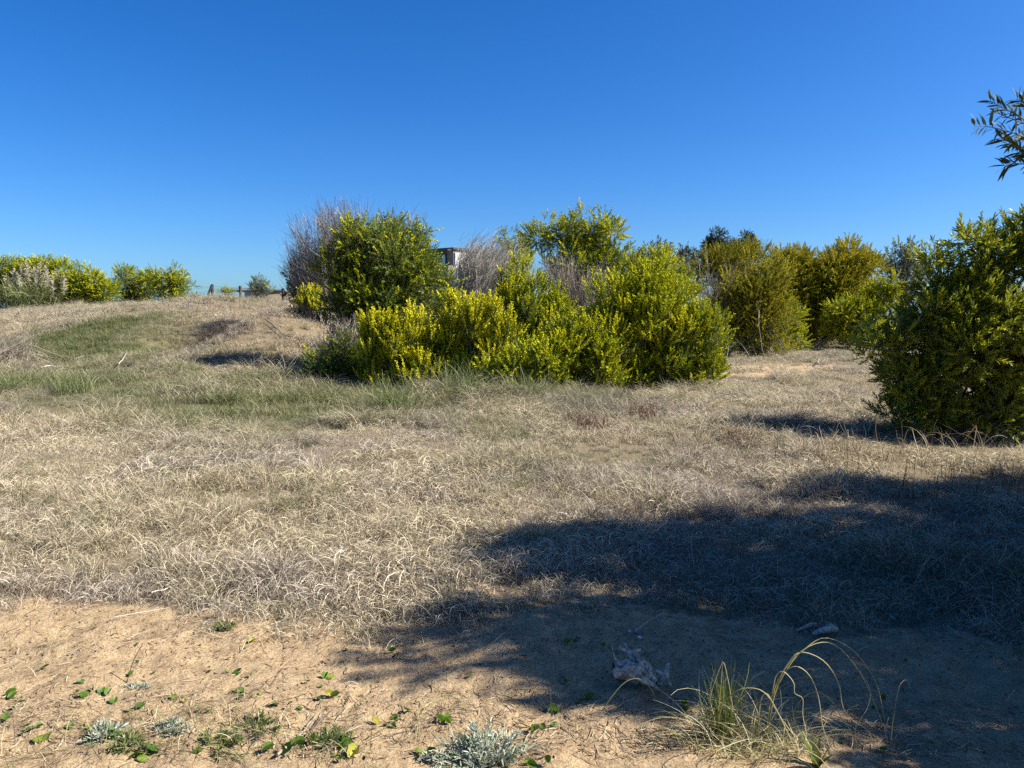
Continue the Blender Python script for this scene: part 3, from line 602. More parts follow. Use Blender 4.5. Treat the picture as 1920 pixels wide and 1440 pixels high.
def pampas():
    b = ground(65, 572); b = at(65, 572, 36); b[2] = float(H(b[0], b[1]))
    root = empty('pampas_grass', b, 'pampas grass clump with pale upright plumes at the far left', 'pampas grass')
    n = 900; P, s = blade_paths(n, 1.15, 1.0, 1.9, (.35, .25), (.6, 1.9), 8); P = P + b
    V, Q, v = ribbons(P, .035 * (1 - .7 * np.linspace(0, 1, 8))[None] * np.ones((n, 1)), s); mb = MB(); mb.add(V, Q, v); mb.build('leaves', M['gblade'], root, b)
    for px, py in ((25, 530), (42, 522), (52, 517), (66, 526), (88, 524), (84, 538), (108, 530), (120, 540), (14, 542), (74, 518), (98, 545), (36, 538)):
        t = at(px, py - 3, 36 + U(-.6, .6)); st = b + np.array([(t[0] - b[0]) * .5, t[1] - b[1], .1]); lean = np.array([U(-.1, .1), 0, .75])
        st_ = MB(); q = np.linspace(0, 1, 6)[None, :, None]; V, Q, v = tubes(st[None, None] * (1 - q) + (t + lean * .3)[None, None] * q, np.full((1, 6), .012), 4); st_.add(V, Q, v)
        so = st_.build('stalk', M['straw'], root, b)
        m_ = 170; u_ = U(0, 1, m_); p0 = t - lean * .55 + lean * 1.35 * u_[:, None]; d = norm(rng.normal(0, .55, (m_, 3)) + [0, 0, 1.1])
        ln = .26 * np.sin(np.pi * np.clip(u_ * .8 + .15, 0, 1)); pp = np.stack([p0, p0 + d * ln[:, None] * .5, p0 + d * ln[:, None] + np.array([0, 0, -.03])], 1)
        V, Q, v = ribbons(pp, np.array([[.02, .03, .006]]) * np.ones((m_, 1)), norm(rng.normal(0, 1, (m_, 3)))); mb = MB(); mb.add(V, Q, v)
        mb.build('plume', M['plume'], root, b)
pampas()

# ------------------------------------------------------------------ trees beside the photographer that shade the foreground
def side_tree(label, c, rad, top_cat='tree', dens=60):
    seed(c[0] * 10, c[1] * 10); b = np.array([c[0], c[1], float(H(c[0], c[1]))]); root = empty('acacia_tree', b, label, 'tree')
    P = []; D = []
    ns = 46; d = norm(rng.normal(0, 1, (ns, 3))); sc = c + d * rad * U(.5, .8, (ns, 1)); sr = min(rad) * U(.2, .34, ns)
    for q in range(ns):
        m_ = int(dens * 4 * math.pi * sr[q] ** 2); dd = norm(rng.normal(0, 1, (m_, 3))); P.append(sc[q] + dd * (sr[q] * U(.3, 1, m_) ** .6)[:, None]); D.append(dd)
    P = np.concatenate(P); D = np.concatenate(D); ok = (P[:, 2] > .15) & (P[:, 0] > P[:, 1] * .667 + .3); P, D = P[ok], D[ok]; n = len(P)
    D2 = norm(D + [0, 0, .6] + rng.normal(0, .3, (n, 3))); mb = MB()
    for q, (tV, tT, tv) in enumerate(SPR['fine']):
        s_ = np.arange(n) % 5 == q; V, T, v = stamp(tV, tT, P[s_], basis(D2[s_], U(-3, 3, s_.sum())), U(.8, 1.2, s_.sum()), tv, U(.3, .7, s_.sum())); mb.add(V, T, np.clip(v, 0, 1))
    mb.build('crown', M['acacia_dark'], root, b)
    mb = MB(); V, Q, v = branch_limbs(b - [0, 0, .1], P[rng.integers(0, n, 26)], .07, 8); mb.add(V, Q, v); mb.build('trunk', M['bark'], root, b, True); return root, b
TA, TAb = side_tree('tall acacia just outside the right edge, its leafy branch reaching into the sky', np.array([6.0, 4.7, 2.85]), np.array([1.9, 1.3, 2.5]), dens=80)
side_tree('slender acacia beside the photographer at the right', np.array([5.0, 3.25, 2.6]), np.array([1.35, 1.05, 2.15]), dens=110)
side_tree('low bushy acacia nearest the photographer at the right', np.array([4.8, 2.15, 1.6]), np.array([1.2, .6, 1.6]), dens=120)
side_tree('acacia behind the leafy branch, outside the right edge', np.array([9.1, 5.95, 2.8]), np.array([2.2, 1.8, 2.6]), dens=60)
side_tree('added wide acacia out of view at the right, screening off sky light', np.array([8.4, 3.4, 3.0]), np.array([1.7, 2.2, 2.8]), dens=35)  # unseen tree added to block sky light and deepen the shade
def overhanging_branch():
    seed(5)
    main = [at(1960, 300, 4.25), at(1925, 262, 4.15), at(1880, 238, 4.05), at(1850, 222, 4.0)]
    hub = at(2120, 330, 4.6); mbt = MB(); mbl = MB(); tV, tT = leaf_template(.085, .0145, True)
    side = [[at(1990, 300, 4.3), at(1950, 270, 4.2), at(1905, 250, 4.1), at(1858, 238, 4.05), at(1828, 236, 4.0)],
            [at(1990, 290, 4.3), at(1950, 250, 4.2), at(1915, 220, 4.1), at(1880, 202, 4.1), at(1858, 190, 4.1)],
            [at(1990, 320, 4.3), at(1950, 300, 4.25), at(1920, 282, 4.2), at(1895, 268, 4.2), at(1876, 258, 4.2)],
            [at(2010, 300, 4.3), at(1975, 250, 4.25), at(1945, 215, 4.2), at(1925, 196, 4.2), at(1905, 186, 4.2)],
            [at(2010, 330, 4.3), at(1975, 310, 4.25), at(1945, 300, 4.2), at(1925, 290, 4.2), at(1908, 286, 4.2)],
            [at(2000, 335, 4.3), at(1960, 318, 4.25), at(1925, 308, 4.2), at(1900, 306, 4.2), at(1884, 312, 4.2)],
            [at(2000, 300, 4.35), at(1960, 262, 4.3), at(1930, 236, 4.25), at(1895, 222, 4.2), at(1866, 210, 4.15)],
            [at(2000, 310, 4.35), at(1970, 280, 4.3), at(1940, 268, 4.3), at(1912, 262, 4.25), at(1890, 270, 4.25)],
            [at(2010, 270, 4.4), at(1985, 230, 4.35), at(1965, 205, 4.3), at(1950, 190, 4.3), at(1938, 180, 4.3)]]
    t = np.linspace(0, 1, 8)[:, None]; far = TAb + np.array([-.3, -.2, 1.9]); P0 = (1 - t) ** 2 * far + 2 * t * (1 - t) * (hub + [.6, .3, .15]) + t ** 2 * side[0][0]
    V, Q, v = tubes(P0[None], np.linspace(.03, .009, 8)[None], 6); mbt.add(V, Q, v)
    for s_ in side:
        S_ = np.array(s_); K = 22; tt = np.linspace(0, len(S_) - 1.001, K); i = tt.astype(int); f_ = (tt - i)[:, None]; PP = S_[i] * (1 - f_) + S_[i + 1] * f_
        PP = PP.copy(); PP[1:-1] = (PP[:-2] + PP[1:-1] * 2 + PP[2:]) / 4
        V, Q, v = tubes(PP[None], np.linspace(.0045, .0014, K)[None], 5); mbt.add(V, Q, v)
        if s_ is not side[0]:
            V, Q, v = tubes(np.array([side[0][0], (side[0][0] + S_[0]) / 2 + [.0, 0, .01], S_[0]])[None], np.full((1, 3), .0045), 5); mbt.add(V, Q, v)
        n = 40; q = np.linspace(.12, .999, n) * (K - 1); i = np.minimum(q.astype(int), K - 2); f_ = (q - i)[:, None]; p = PP[i] * (1 - f_) + PP[i + 1] * f_; dr = norm(PP[i + 1] - PP[i])
        perp = norm(np.cross(dr, [0, 1., .2])) * np.where(np.arange(n) % 2 == 0, 1, -1)[:, None]
        d = norm(dr * U(.55, 1.2, (n, 1)) + perp * U(.35, .9, (n, 1)) + rng.normal(0, .22, (n, 3)))
        V, T, v = stamp(tV, tT, p, basis(d, U(-1.3, 1.3, n)), U(.6, 1.15, n), np.zeros(6), U(.2, .95, n)); mbl.add(V, T, v)
    mbt.build('branch', M['bark'], TA, TAb, True); mbl.build('branch_leaves', M['branch_leaf'], TA, TAb)
overhanging_branch()

# ------------------------------------------------------------------ buildings and fence
M['wall_grey_shade'] = surf('grey_shade_render', (.17, .165, .16), (.21, .20, .195), 3, .8, .1)  # house front greyer than its sunlit side: shade put into the wall colour
M['wall_white'] = surf('white_render', (.42, .41, .39), (.52, .51, .49), 3, .8, .1)
M['roof_dark'] = surf('dark_roof_edge', (.03, .035, .035), (.05, .055, .055), 3, .5, .1)
M['roof_green'] = surf('weathered_green_roof', (.10, .135, .125), (.14, .18, .165), 3, .5, .1)
M['frame'] = surf('dark_window_frame', (.02, .025, .03), (.035, .04, .05), 3, .5, .05)
M['post'] = surf('dark_fence_post', (.035, .028, .024), (.08, .065, .055), 20, .9, .4)
def glass():
    m, nt, n, l, out = mat('window_glass'); p = n.new('ShaderNodeBsdfPrincipled'); p.inputs['Base Color'].default_value = (.25, .32, .4, 1)
    p.inputs['Metallic'].default_value = .6; p.inputs['Roughness'].default_value = .06; l.new(p.outputs[0], out.inputs[0]); return m
M['glass'] = glass()
def house():
    Y = 60; cor = at(850, 466, Y); g = float(H(cor[0], 65)); b = np.array([cor[0], Y, g - .3]); phi = -R(38)
    root = empty('modern_house', b, 'boxy flat roofed white house behind the thicket, its front coloured grey for shade', 'house'); root.rotation_euler = (0, 0, phi)
    top = cor[2] - b[2]; h = top / 2
    def lb(name, mt, boxes, par=root):
        mb = MB()
        for c, hh in boxes: mb.box(c, hh)
        return mb.build(name, M[mt], par)
    lb('wall', 'wall_grey_shade', [((-4.5, 1.5, h - .05), (4.5, 1.5, h - .05))]); lb('side_wall', 'wall_white', [((.06, 1.5, h - .15), (.055, 1.4, h - .15))])
    lb('roof', 'roof_dark', [((-4.5, 1.5, top), (4.65, 1.65, .08))])
    sx = 60 / F / math.cos(phi); x0, x1 = (816 - 850) * sx, (836 - 850) * sx; z1 = at(0, 475, Y)[2] - b[2]; z0 = at(0, 498, Y)[2] - b[2]; cx, cz, wx, wz = (x0 + x1) / 2, (z0 + z1) / 2, (x1 - x0) / 2, (z1 - z0) / 2
    w = lb('window', 'frame', [((cx, -.05, z1), (wx + .06, .06, .06)), ((cx, -.05, z0), (wx + .06, .06, .06)), ((x0, -.05, cz), (.05, .055, wz - .06)), ((x1, -.05, cz), (.05, .055, wz - .06)), ((cx, -.05, cz), (.06, .055, wz - .06))])
    lb('pane', 'glass', [((cx, -.01, cz), (wx - .05, .02, wz - .06))], w)
    lb('canopy', 'roof_dark', [((cx + .2, -.3, z1 + .25), (wx + .5, .3, .06))]); lb('balcony', 'wall_grey_shade', [((cx, -.45, at(0, 510, Y)[2] - b[2]), (1.5, .44, .45))])
house()
def low_house():
    Y = 75; A = at(405, 544, Y); B = at(480, 548, Y); Tt = at(424, 537, Y); E2 = at(480, 540, Y)
    b = np.array([(A[0] + B[0]) / 2, Y, float(H((A[0] + B[0]) / 2, Y))]); root = empty('low_building', b, 'long low green grey roof showing beyond the dune crest', 'building')
    mb = MB(); x0, x1 = A[0], B[0] + 2.5; e = A[2]; r = Tt[2]; xr = Tt[0]
    V = [[x0, Y, e], [x1, Y, e - .1], [x1, Y + 6, e - .1], [x0, Y + 6, e], [xr, Y + 3, r], [x1 - .6, Y + 3, E2[2]]]
    mb.add(V, [[0, 1, 5, 4], [2, 3, 4, 5]]); mb.add(V, [[0, 4, 3], [1, 2, 5]]); mb.build('roof', M['roof_green'], root, b)
    mb = MB(); mb.box(((x0 + x1) / 2 + 1.2, Y + 3, e - 1.2), ((x1 - x0) / 2 - 1.4, 2.6, 1.1)); mb.build('wall', M['wall_white'], root, b)
    mb = MB(); mb.box(((x0 + x1) / 2 + .3, Y - .05, e - .07), ((x1 - x0) / 2 - .3, .04, .05)); mb.build('fascia', M['roof_dark'], root, b)
low_house()
def fence():
    Y = 35.5; spec = [(207, 562, 14), (397, 533, 24), (450, 536, 22), (531, 541, 14), (620, 543, 16)]
    b0 = at(397, 550, Y); b = np.array([b0[0], Y, float(H(b0[0], Y))]); root = empty('wire_fence', b, 'wire fence on dark wooden posts along the dune crest', 'fence'); tops = []
    for px, py, hh in spec:
        t = at(px, py, Y); z0 = min(float(H(t[0], Y)), t[2] - .35) - .2; q = np.linspace(0, 1, 5)[None, :, None]
        t2 = t + [U(-.03, .03), 0, 0]; P = np.array([t[0], Y, z0])[None, None] * (1 - q) + t2[None, None] * q; mb = MB(); V, Q, v = tubes(P, np.full((1, 5), .065), 7); mb.add(V, Q, v)
        mb.add(V[-7:], [[0, 1, 2], [0, 2, 3], [0, 3, 4], [0, 4, 5], [0, 5, 6]]); mb.build('post', M['post'], root, b); tops.append(t)
    for s_, e_ in (((397, 535), (389, 556)),):
        A = at(*s_, Y - .08); B = at(*e_, Y - .08); q = np.linspace(0, 1, 3)[None, :, None]; mb = MB(); V, Q, v = tubes(A[None, None] * (1 - q) + B[None, None] * q, np.full((1, 3), .05), 6); mb.add(V, Q, v); mb.build('brace', M['post'], root, b)
    for dz in (.1, .3):
        T_ = np.array(tops) - [0, 0, dz]; mb = MB(); V, Q, v = tubes(T_[None], np.full((1, len(T_)), .004), 3); mb.add(V, Q, v); mb.build('wire', M['frame'], root, b)
fence()

# ------------------------------------------------------------------ tussocks and single tall grasses in the field
def tussock(name, label, px, py, r, L_, n, m, tilt=(.25, .2), curl=(.4, 1.9), w=.006, cat='grass tussock', group=None, K=8, Yo=None):
    seed(px, py); b = ground(px, py); P, s = blade_paths(n, r, L_[0], L_[1], tilt, curl, K); P = P + b
    V, Q, v = ribbons(P, w * (1 - .75 * np.linspace(0, 1, K))[None] * U(.7, 1.2, (n, 1)), s); mb = MB(); mb.add(V, Q, v); o = mb.build(name, m, None, b, True); return tag(o, label, cat, group)
TG = 'green tussocks in front of the thicket'
tussock('grass_tussock', 'fresh green tussock left of the middle front of the thicket', 742, 778, .32, (.4, .85), 420, M['gblade'], w=.009, group=TG)
tussock('grass_tussock', 'tall grey green tussock under the twin peaked yellow shrub', 870, 752, .4, (.5, .95), 420, M['gblade'], w=.009, group=TG)
tussock('grass_tussock', 'bright green tussock below the low olive shrub', 992, 755, .35, (.35, .75), 380, M['gblade'], w=.009, group=TG)
tussock('grass_tussock', 'small green tussock between the low olive shrub and the dark based one', 1100, 742, .3, (.25, .5), 260, M['gblade'], w=.008, group=TG)
tussock('grass_tussock', 'green tussock at the left edge below the bank', 22, 738, .35, (.35, .7), 300, M['gblade'], w=.009)
tussock('grass_tussock', 'greyish green tussock below the pale fallen sticks', 145, 738, .4, (.35, .65), 340, M['gblade'], w=.009)
tussock('grass_tussock', 'low green tussock at the foot of the brushy mound', 345, 700, .4, (.2, .45), 340, M['gblade'], w=.009)
tussock('grass_tussock', 'pale straw tussock standing in the left shadow of the thicket', 482, 720, .25, (.4, .75), 150, M['straw'], w=.008)
tussock('dead_tussock', 'blackish brown dead tussock in the open field, left of two', 1105, 808, .28, (.2, .42), 240, M['redstalk'], (.6, .3), (0, 1.2), .009)
tussock('dead_tussock', 'reddish brown dead tussock in the open field, right of two', 1205, 785, .24, (.22, .42), 200, M['redstalk'], (.5, .3), (0, 1.), .009)
tussock('dead_tussock', 'grey brown dead tussock beside the big right shrub shadow', 1385, 832, .2, (.15, .32), 140, M['redstalk'], (.5, .3), (0, 1.2), .007)
# tall arching straws under the big right shrub and reddish stalks, uncountable
def stalks(name, label, pts, L_, m, w, tilt, curl, K=8):
    n = len(pts); P, s = blade_paths(n, .001, L_[0], L_[1], tilt, curl, K); P = P + np.asarray(pts)[:, None]
    V, Q, v = ribbons(P, w * (1 - .6 * np.linspace(0, 1, K))[None] * U(.7, 1.2, (n, 1)), s); mb = MB(); mb.add(V, Q, v); o = mb.build(name, m, None, (0, 0, 0), True); return tag(o, label, 'grass', kind='stuff')
def region(n, boxes):
    out = []
    for (x0, y0, x1, y1, f) in boxes:
        for _ in range(int(n * f)): out.append(ground(U(x0, x1), U(y0, y1)))
    return np.array(out)
stalks('arching_grass', 'tall arching straws at the foot of the big right shrub', region(150, [(1640, 835, 1920, 870, .55), (1480, 820, 1700, 860, .2), (1380, 785, 1660, 812, .25)]), (.3, .65), M['straw'], .006, (.3, .2), (.3, 2.4))
stalks('reddish_stalks', 'thin upright reddish stalks between the two right hand shadows', region(300, [(1400, 850, 1750, 900, .4), (1680, 900, 1920, 960, .35), (1420, 770, 1640, 800, .25)]), (.2, .42), M['redstalk'], .006, (.15, .12), (0, .5))
stalks('dark_stalks', 'thin dead stalks standing on the dune slope', region(150, [(200, 600, 500, 640, .4), (280, 575, 560, 600, .6)]), (.25, .5), M['redstalk'], .012, (.1, .1), (0, .3))
stalks('tall_straws', 'scattered taller straws across the open field', region(170, [(0, 800, 1400, 1100, .8), (600, 735, 1400, 790, .2)]), (.22, .42), M['straw'], .0045, (.35, .25), (.5, 2.6))

# ------------------------------------------------------------------ sticks and driftwood
def stick(label, pts, r, m='twig_pale', lift=.015, name='stick', group=None, cat='stick'):
    P = np.array([ground(*p) for p in pts]); P[:, 2] += lift; K = 12; tt = np.linspace(0, len(P) - 1.001, K); i = tt.astype(int); f_ = (tt - i)[:, None]
    PP = P[i] * (1 - f_) + P[i + 1] * f_ + rng.normal(0, r * .35, (K, 3)); b = PP[0].copy(); V, Q, v = tubes(PP[None], (r * np.linspace(1, .45, K) * U(.85, 1.15, K))[None], 6); mb = MB(); mb.add(V, Q, v)
    mb.add(V[:6], [[5, 4, 3], [5, 3, 2], [5, 2, 1], [5, 1, 0]]); return tag(mb.build(name, M[m], None, b, True), label, cat, group)
stick('short bleached stick lying on the green bank, leftmost', [(78, 697), (95, 695), (113, 696)], .022, lift=.10)
stick('pale dry branch lying curved above the short bleached stick', [(140, 680), (165, 675), (200, 683), (222, 690)], .012, lift=.10)
stick('thin pale stick pointing up right on the green bank', [(223, 693), (232, 682), (239, 670)], .012, lift=.12)
stick('long fallen grey branch on the slope left of the thicket', [(497, 608), (515, 622), (532, 638), (560, 645)], .02, 'twig_grey', .10)
stick('white upright stick stump in the sandy clearing', [(1533, 688), (1536, 680)], .018, lift=.1)
stick('pale stick half buried at the lime green shrub', [(1364, 650), (1372, 640)], .018, lift=.15)
stick('thick pale stick at the edge of the grass, upper left of the sand', [(285, 1128), (310, 1121), (336, 1111)], .005, lift=.05)
stick('long thin straw coloured stick along the grass edge', [(215, 1165), (260, 1158), (320, 1148)], .0025, lift=.02)
stick('slender pale stick lying across the shaded grass edge', [(1190, 1195), (1215, 1178), (1245, 1160)], .005, 'twig_grey', .03)
stick('thin dark stick leaning left of the driftwood stump', [(1112, 1226), (1125, 1208), (1134, 1196)], .003, 'twig_grey', .015)
stick('bundle of flat pale stems at the bottom left of the sand', [(520, 1425), (560, 1385), (598, 1342)], .006, 'twig_grey', .012)
stick('second pale stem beside the flat bundle on the sand', [(532, 1425), (575, 1385), (605, 1348)], .004, 'twig_grey', .012)
stick('dark thin stem beside the flat bundle on the sand', [(545, 1420), (590, 1375), (640, 1325)], .0025, 'twig_brown', .02)
def driftwood():
    seed(10)
    b = ground(1190, 1290); root = empty('driftwood_stump', b, 'weathered grey driftwood stump with forked roots on the shaded sand', 'driftwood')
    Y = b[1]; k = Y / F
    def gnarl(pts, rads, S=10, j=.18):
        P = np.array([at(px, py, Y + dy) for px, py, dy in pts]); K = 4 * len(P); tt = np.linspace(0, len(P) - 1.001, K); i = tt.astype(int); f_ = (tt - i)[:, None]
        sm = f_ * f_ * (3 - 2 * f_); PP = P[i] * (1 - sm) + P[i + 1] * sm; rr = np.interp(tt, range(len(P)), rads) * k
        V, Q, v = tubes(PP[None], rr[None], S); c = np.repeat(PP, S, 0); d = V - c
        a = np.tile(np.arange(S), K); g = 1 + j * np.sin(a * 2.4 + np.repeat(np.arange(K), S) * .35) + rng.normal(0, .07, len(V)); V = c + d * g[:, None]
        caps = [[S - 1 - q for q in (0, m_, m_ + 1)] for m_ in range(1, S - 1)]; cap2 = [[(K - 1) * S + q for q in (0, m_, m_ + 1)] for m_ in range(1, S - 1)]
        return V, Q, v, np.array(caps + cap2)
    mb = MB()
    for pts, rr in (([(1154, 1259, .02), (1175, 1258, .0), (1198, 1262, .0), (1226, 1276, .03)], [16, 17, 16, 9]),
                    ([(1222, 1280, .02), (1206, 1258, .05), (1190, 1238, .08), (1176, 1224, .1), (1160, 1212, .12)], [14, 15, 11, 6, 2]),
                    ([(1204, 1256, .05), (1196, 1236, .07), (1193, 1222, .08), (1202, 1217, .08)], [10, 8, 6, 2]),
                    ([(1190, 1236, .09), (1180, 1220, .12), (1170, 1206, .15)], [5, 3, .8]),
                    ([(1195, 1270, -.02), (1215, 1280, -.04), (1236, 1292, -.06)], [9, 6, 1.5]),
                    ([(1165, 1250, -.01), (1152, 1232, .02), (1148, 1212, .04)], [2.5, 1.5, .8]),
                    ([(1210, 1262, -.02), (1222, 1254, -.01), (1214, 1240, .0)], [4, 3, 1])):
        V, Q, v, c = gnarl(pts, rr, 12, .28); mb.add(V, Q, v); mb.add(V, c)
    mb.build('wood', M['wood'], root, b, True)
    mb = MB(); V, Q, v, c = gnarl([(1148.5, 1257, .02), (1152.5, 1257, .02)], [13.5, 13.5], 12, .03); mb.add(V, Q, v); mb.add(V, c); mb.build('shaded_log_end', M['hollow_shade'], root, b)  # dark cap drawn where the log end is a shaded hollow
    b2 = ground(1245, 1285); mb = MB(); Yb = b2[1]
    for pts, rr in (([(1236, 1283, 0), (1246, 1270, .0), (1250, 1256, .02), (1256, 1244, .03)], [9, 8, 7, 4]), ([(1246, 1268, 0), (1236, 1260, 0), (1228, 1258, 0)], [5, 4, 2]), ([(1248, 1272, 0), (1258, 1286, -.02)], [4, 1.5])):
        Y = Yb; V, Q, v, c = gnarl(pts, rr, 8); mb.add(V, Q, v); mb.add(V, c)
    tag(mb.build('driftwood_root', M['wood'], None, b2, True), 'small knobbly grey root standing right of the driftwood stump', 'driftwood')
    for lab, pts, rr, Y0 in (('flat pale driftwood piece at the grass edge, left of two', [(1493, 1183, 0), (1508, 1177, .0), (1520, 1172, .01), (1531, 1170, .02)], [2, 5, 6, 3], 1185),
                             ('blocky grey driftwood piece at the grass edge, right of two', [(1524, 1188, 0), (1540, 1183, .0), (1557, 1178, .02), (1570, 1178, .03)], [3, 8, 10, 5], 1195)):
        bb = ground(pts[1][0], Y0); Y = bb[1]; mb = MB(); V, Q, v, c = gnarl(pts, rr, 9); mb.add(V, Q, v); mb.add(V, c); tag(mb.build('driftwood_piece', M['wood'], None, bb, True), lab, 'driftwood')
driftwood()
M['pebble'] = surf('white_pebble', (.5, .5, .52), (.7, .7, .72), 40, .6, .2)
def pebble(px, py, r, label):
    b = ground(px, py); n1, n2 = 8, 12; a, c = np.meshgrid(np.linspace(0, math.pi, n1), np.arange(n2) * 2 * math.pi / n2, indexing='ij'); d = np.stack([np.sin(a) * np.cos(c), np.sin(a) * np.sin(c), np.cos(a)], -1).reshape(-1, 3)
    V = b + d * np.array([r, r * .75, r * .6]) * (1 + .12 * np.sin(d[:, :1] * 5 + d[:, 2:] * 4)) + [0, 0, r * .4]; Q = [[i * n2 + j, (i + 1) * n2 + j, (i + 1) * n2 + (j + 1) % n2, i * n2 + (j + 1) % n2] for i in range(n1 - 1) for j in range(n2)]
    mb = MB(); mb.add(V, Q); tag(mb.build('pebble', M['pebble'], None, b, True), label, 'pebble')
pebble(1199, 1199, .012, 'white pebble on the shaded sand above the driftwood stump')
pebble(1180, 1187, .011, 'pale flat pebble at the grass edge above the driftwood stump')

# ------------------------------------------------------------------ foreground plants
def round_leaf(r, cup=.15, fold=.0):
    n = 12; a = np.linspace(.25, 2 * math.pi - .25, n); V = [[0, 0, 0]]
    for rr in (.55, 1.):
        for q in a: V.append([rr * r * math.cos(q), rr * r * math.sin(q) * (1 - fold * .3), cup * r * rr * rr * (1 + .5 * math.sin(q * 3)) + abs(math.sin(q)) * fold * r * rr])
    T = [[0, 1 + i, 2 + i] for i in range(n - 1)] + [[1 + i, 1 + n + i, 2 + n + i] for i in range(n - 1)] + [[1 + i, 2 + n + i, 2 + i] for i in range(n - 1)]
    return np.array(V), np.array(T)
def leaf_proto(tone, fold, cup):
    mb = MB(); V, T = round_leaf(.026, cup, fold); V = V + [0, 0, .022]; mb.add(V, T, tone + np.concatenate([[.1], np.full(12, 0.), np.full(12, -.06)])); return mb.n, V, T, tone
def pennywort():
    seed(8)
    protos = []
    for tone, fold, cup in ((.35, .2, .1), (.5, .9, .1), (.72, .3, -.2), (.2, .1, .2), (.93, .6, .1)):
        mb = MB(); V, T = round_leaf(.0205, cup, fold); V = V + [0, 0, .011]; mb.add(V, T, np.clip(tone + np.concatenate([[.12], np.full(12, .03), np.full(12, -.05)]), 0, 1)); pe = np.array([[[0, 0, -.03], [.003, 0, -.005], [0, 0, .011]]])
        a = MB(); v1, q1, vv = tubes(pe, np.full((1, 3), .0013), 4); a.add(v1, q1, .3); protos.append((mesh('leaf_blade', V, T, M['penny'], {'v': mb.A[0]}, True), mesh('leaf_stalk', v1, q1, M['penny'], {'v': np.full(len(v1), .3)}, True)))
    spots = [(28, 1311), (40, 1322), (14, 1348), (150, 1282), (160, 1305), (85, 1258), (255, 1245), (258, 1212), (250, 1268), (190, 1298), (205, 1306), (152, 1310), (290, 1268), (395, 1264), (425, 1262), (448, 1265), (430, 1240), (458, 1218), (474, 1208),
             (470, 1270), (575, 1284), (600, 1290), (618, 1275), (632, 1310), (596, 1314), (560, 1332), (535, 1332), (610, 1272), (440, 1300), (450, 1302), (488, 1305), (130, 1365), (168, 1368), (190, 1385), (45, 1380), (92, 1388), (72, 1368), (210, 1388),
             (262, 1330), (280, 1414), (260, 1422), (345, 1318), (390, 1338), (372, 1420), (562, 1405), (505, 1412), (640, 1430), (612, 1392), (650, 1400), (668, 1412), (690, 1390), (740, 1358), (762, 1338), (736, 1226), (745, 1232), (820, 1357), (835, 1353),
             (785, 1418), (810, 1420), (862, 1420), (872, 1395), (880, 1270), (995, 1378), (1018, 1366), (990, 1432), (1022, 1434), (700, 1358), (648, 1222), (1065, 1212), (1080, 1208), (1110, 1208), (1130, 1214), (1060, 1280), (1035, 1332), (1282, 1327),
             (1290, 1336), (540, 1160), (430, 1178), (412, 1176), (640, 1145), (840, 1135), (860, 1138), (10, 1358), (30, 1330), (225, 1382), (655, 1378), (640, 1408), (630, 1420), (585, 1400), (540, 1420), (1085, 1320), (1640, 1330), (1660, 1310), (1700, 1245), (1580, 1395), (1660, 1412)]
    lab = {0: 'flat mid green round leaf lying on the sand', 1: 'half folded green leaf standing on the sand', 2: 'yellowish green cupped leaf on the sand', 3: 'dark green round leaf close to the sand', 4: 'bright yellow curled leaf on the sand'}
    spots = spots + [(x_ + U(-26, 26), y_ + U(-14, 14)) for x_, y_ in spots if y_ > 1290 and x_ < 1100 and U() < .75]
    for px, py in spots:
        j = int(rng.choice(5, p=[.28, .30, .17, .17, .08])); b = ground(px, py); o = bpy.data.objects.new('creeping_leaf', None); COL.objects.link(o); o.location = [float(q) for q in b]
        o.rotation_euler = (U(-.6, .6), U(-.6, .6), U(0, 6.28)); s = U(.5, 1.15) * (1.3 if py > 1380 else 1); o.scale = (s, s * U(.55, 1), s); o.empty_display_size = .02
        tag(o, lab[j], 'leaf', ('flat green', 'folded green', 'yellowish', 'dark green', 'yellow curled')[j] + ' creeping leaves on the sand')
        obj('blade', protos[j][0], o); obj('stalk', protos[j][1], o)
pennywort()

def silver_plant(label, px, py, w, h, n, m='silver', name='silver_plant', leafL=.03):
    seed(px, py); n = int(n * (.72 if m == 'silver' else .5)); w = w * (1.2 if m == 'silver' else 1.5); b = ground(px, py); root = empty(name, b, label, 'plant'); k = b[1] / F; a = U(0, 2 * math.pi, n); r = np.sqrt(U(0, 1, n)) * (1 + .45 * np.sin(a * 2 + px) + .25 * np.sin(a * 5 + py)); ex = b + np.stack([np.cos(a) * r * w * k, np.sin(a) * r * w * k * .9, h * k * .62 * np.clip(1 - .5 * r ** 2, .1, 1) * U(.1, 1, n)], -1)
    st = b + (ex - b) * np.array([.45, .45, 0]) + [0, 0, -.01]; t = np.linspace(0, 1, 5)[None, :, None]; mid = (st + ex) / 2 + rng.normal(0, .012, (n, 3)); PP = (1 - t) ** 2 * st[:, None] + 2 * t * (1 - t) * mid[:, None] + t ** 2 * ex[:, None]
    mb = MB(); V, Q, v = tubes(PP, np.full((n, 5), .0016), 4); mb.add(V, Q, v * .6); mb.build('stems', M[m], root, b)
    tV, tT = leaf_template(leafL, leafL * .15, True); mb = MB(); d0 = norm(ex - st)
    for q in range(15):
        f_ = U(.35, 1.05, (n, 1)); d = norm(d0 + rng.normal(0, .65, (n, 3))); V, T, v = stamp(tV, tT, st + (ex - st) * f_, basis(d, U(-3, 3, n)), U(.6, 1.2, n), np.zeros(6), U(.1, 1, n)); mb.add(V, T, v)
    mb.build('leaves', M[m], root, b)
silver_plant('silvery grey leafy cushion plant at the bottom centre, largest', 905, 1425, 78, 95, 230)
silver_plant('small silvery sprig lying on the sand left of centre', 258, 1292, 20, 12, 30, leafL=.022)
silver_plant('small grey green cushion plant at the bottom left', 322, 1372, 26, 30, 55, leafL=.025)
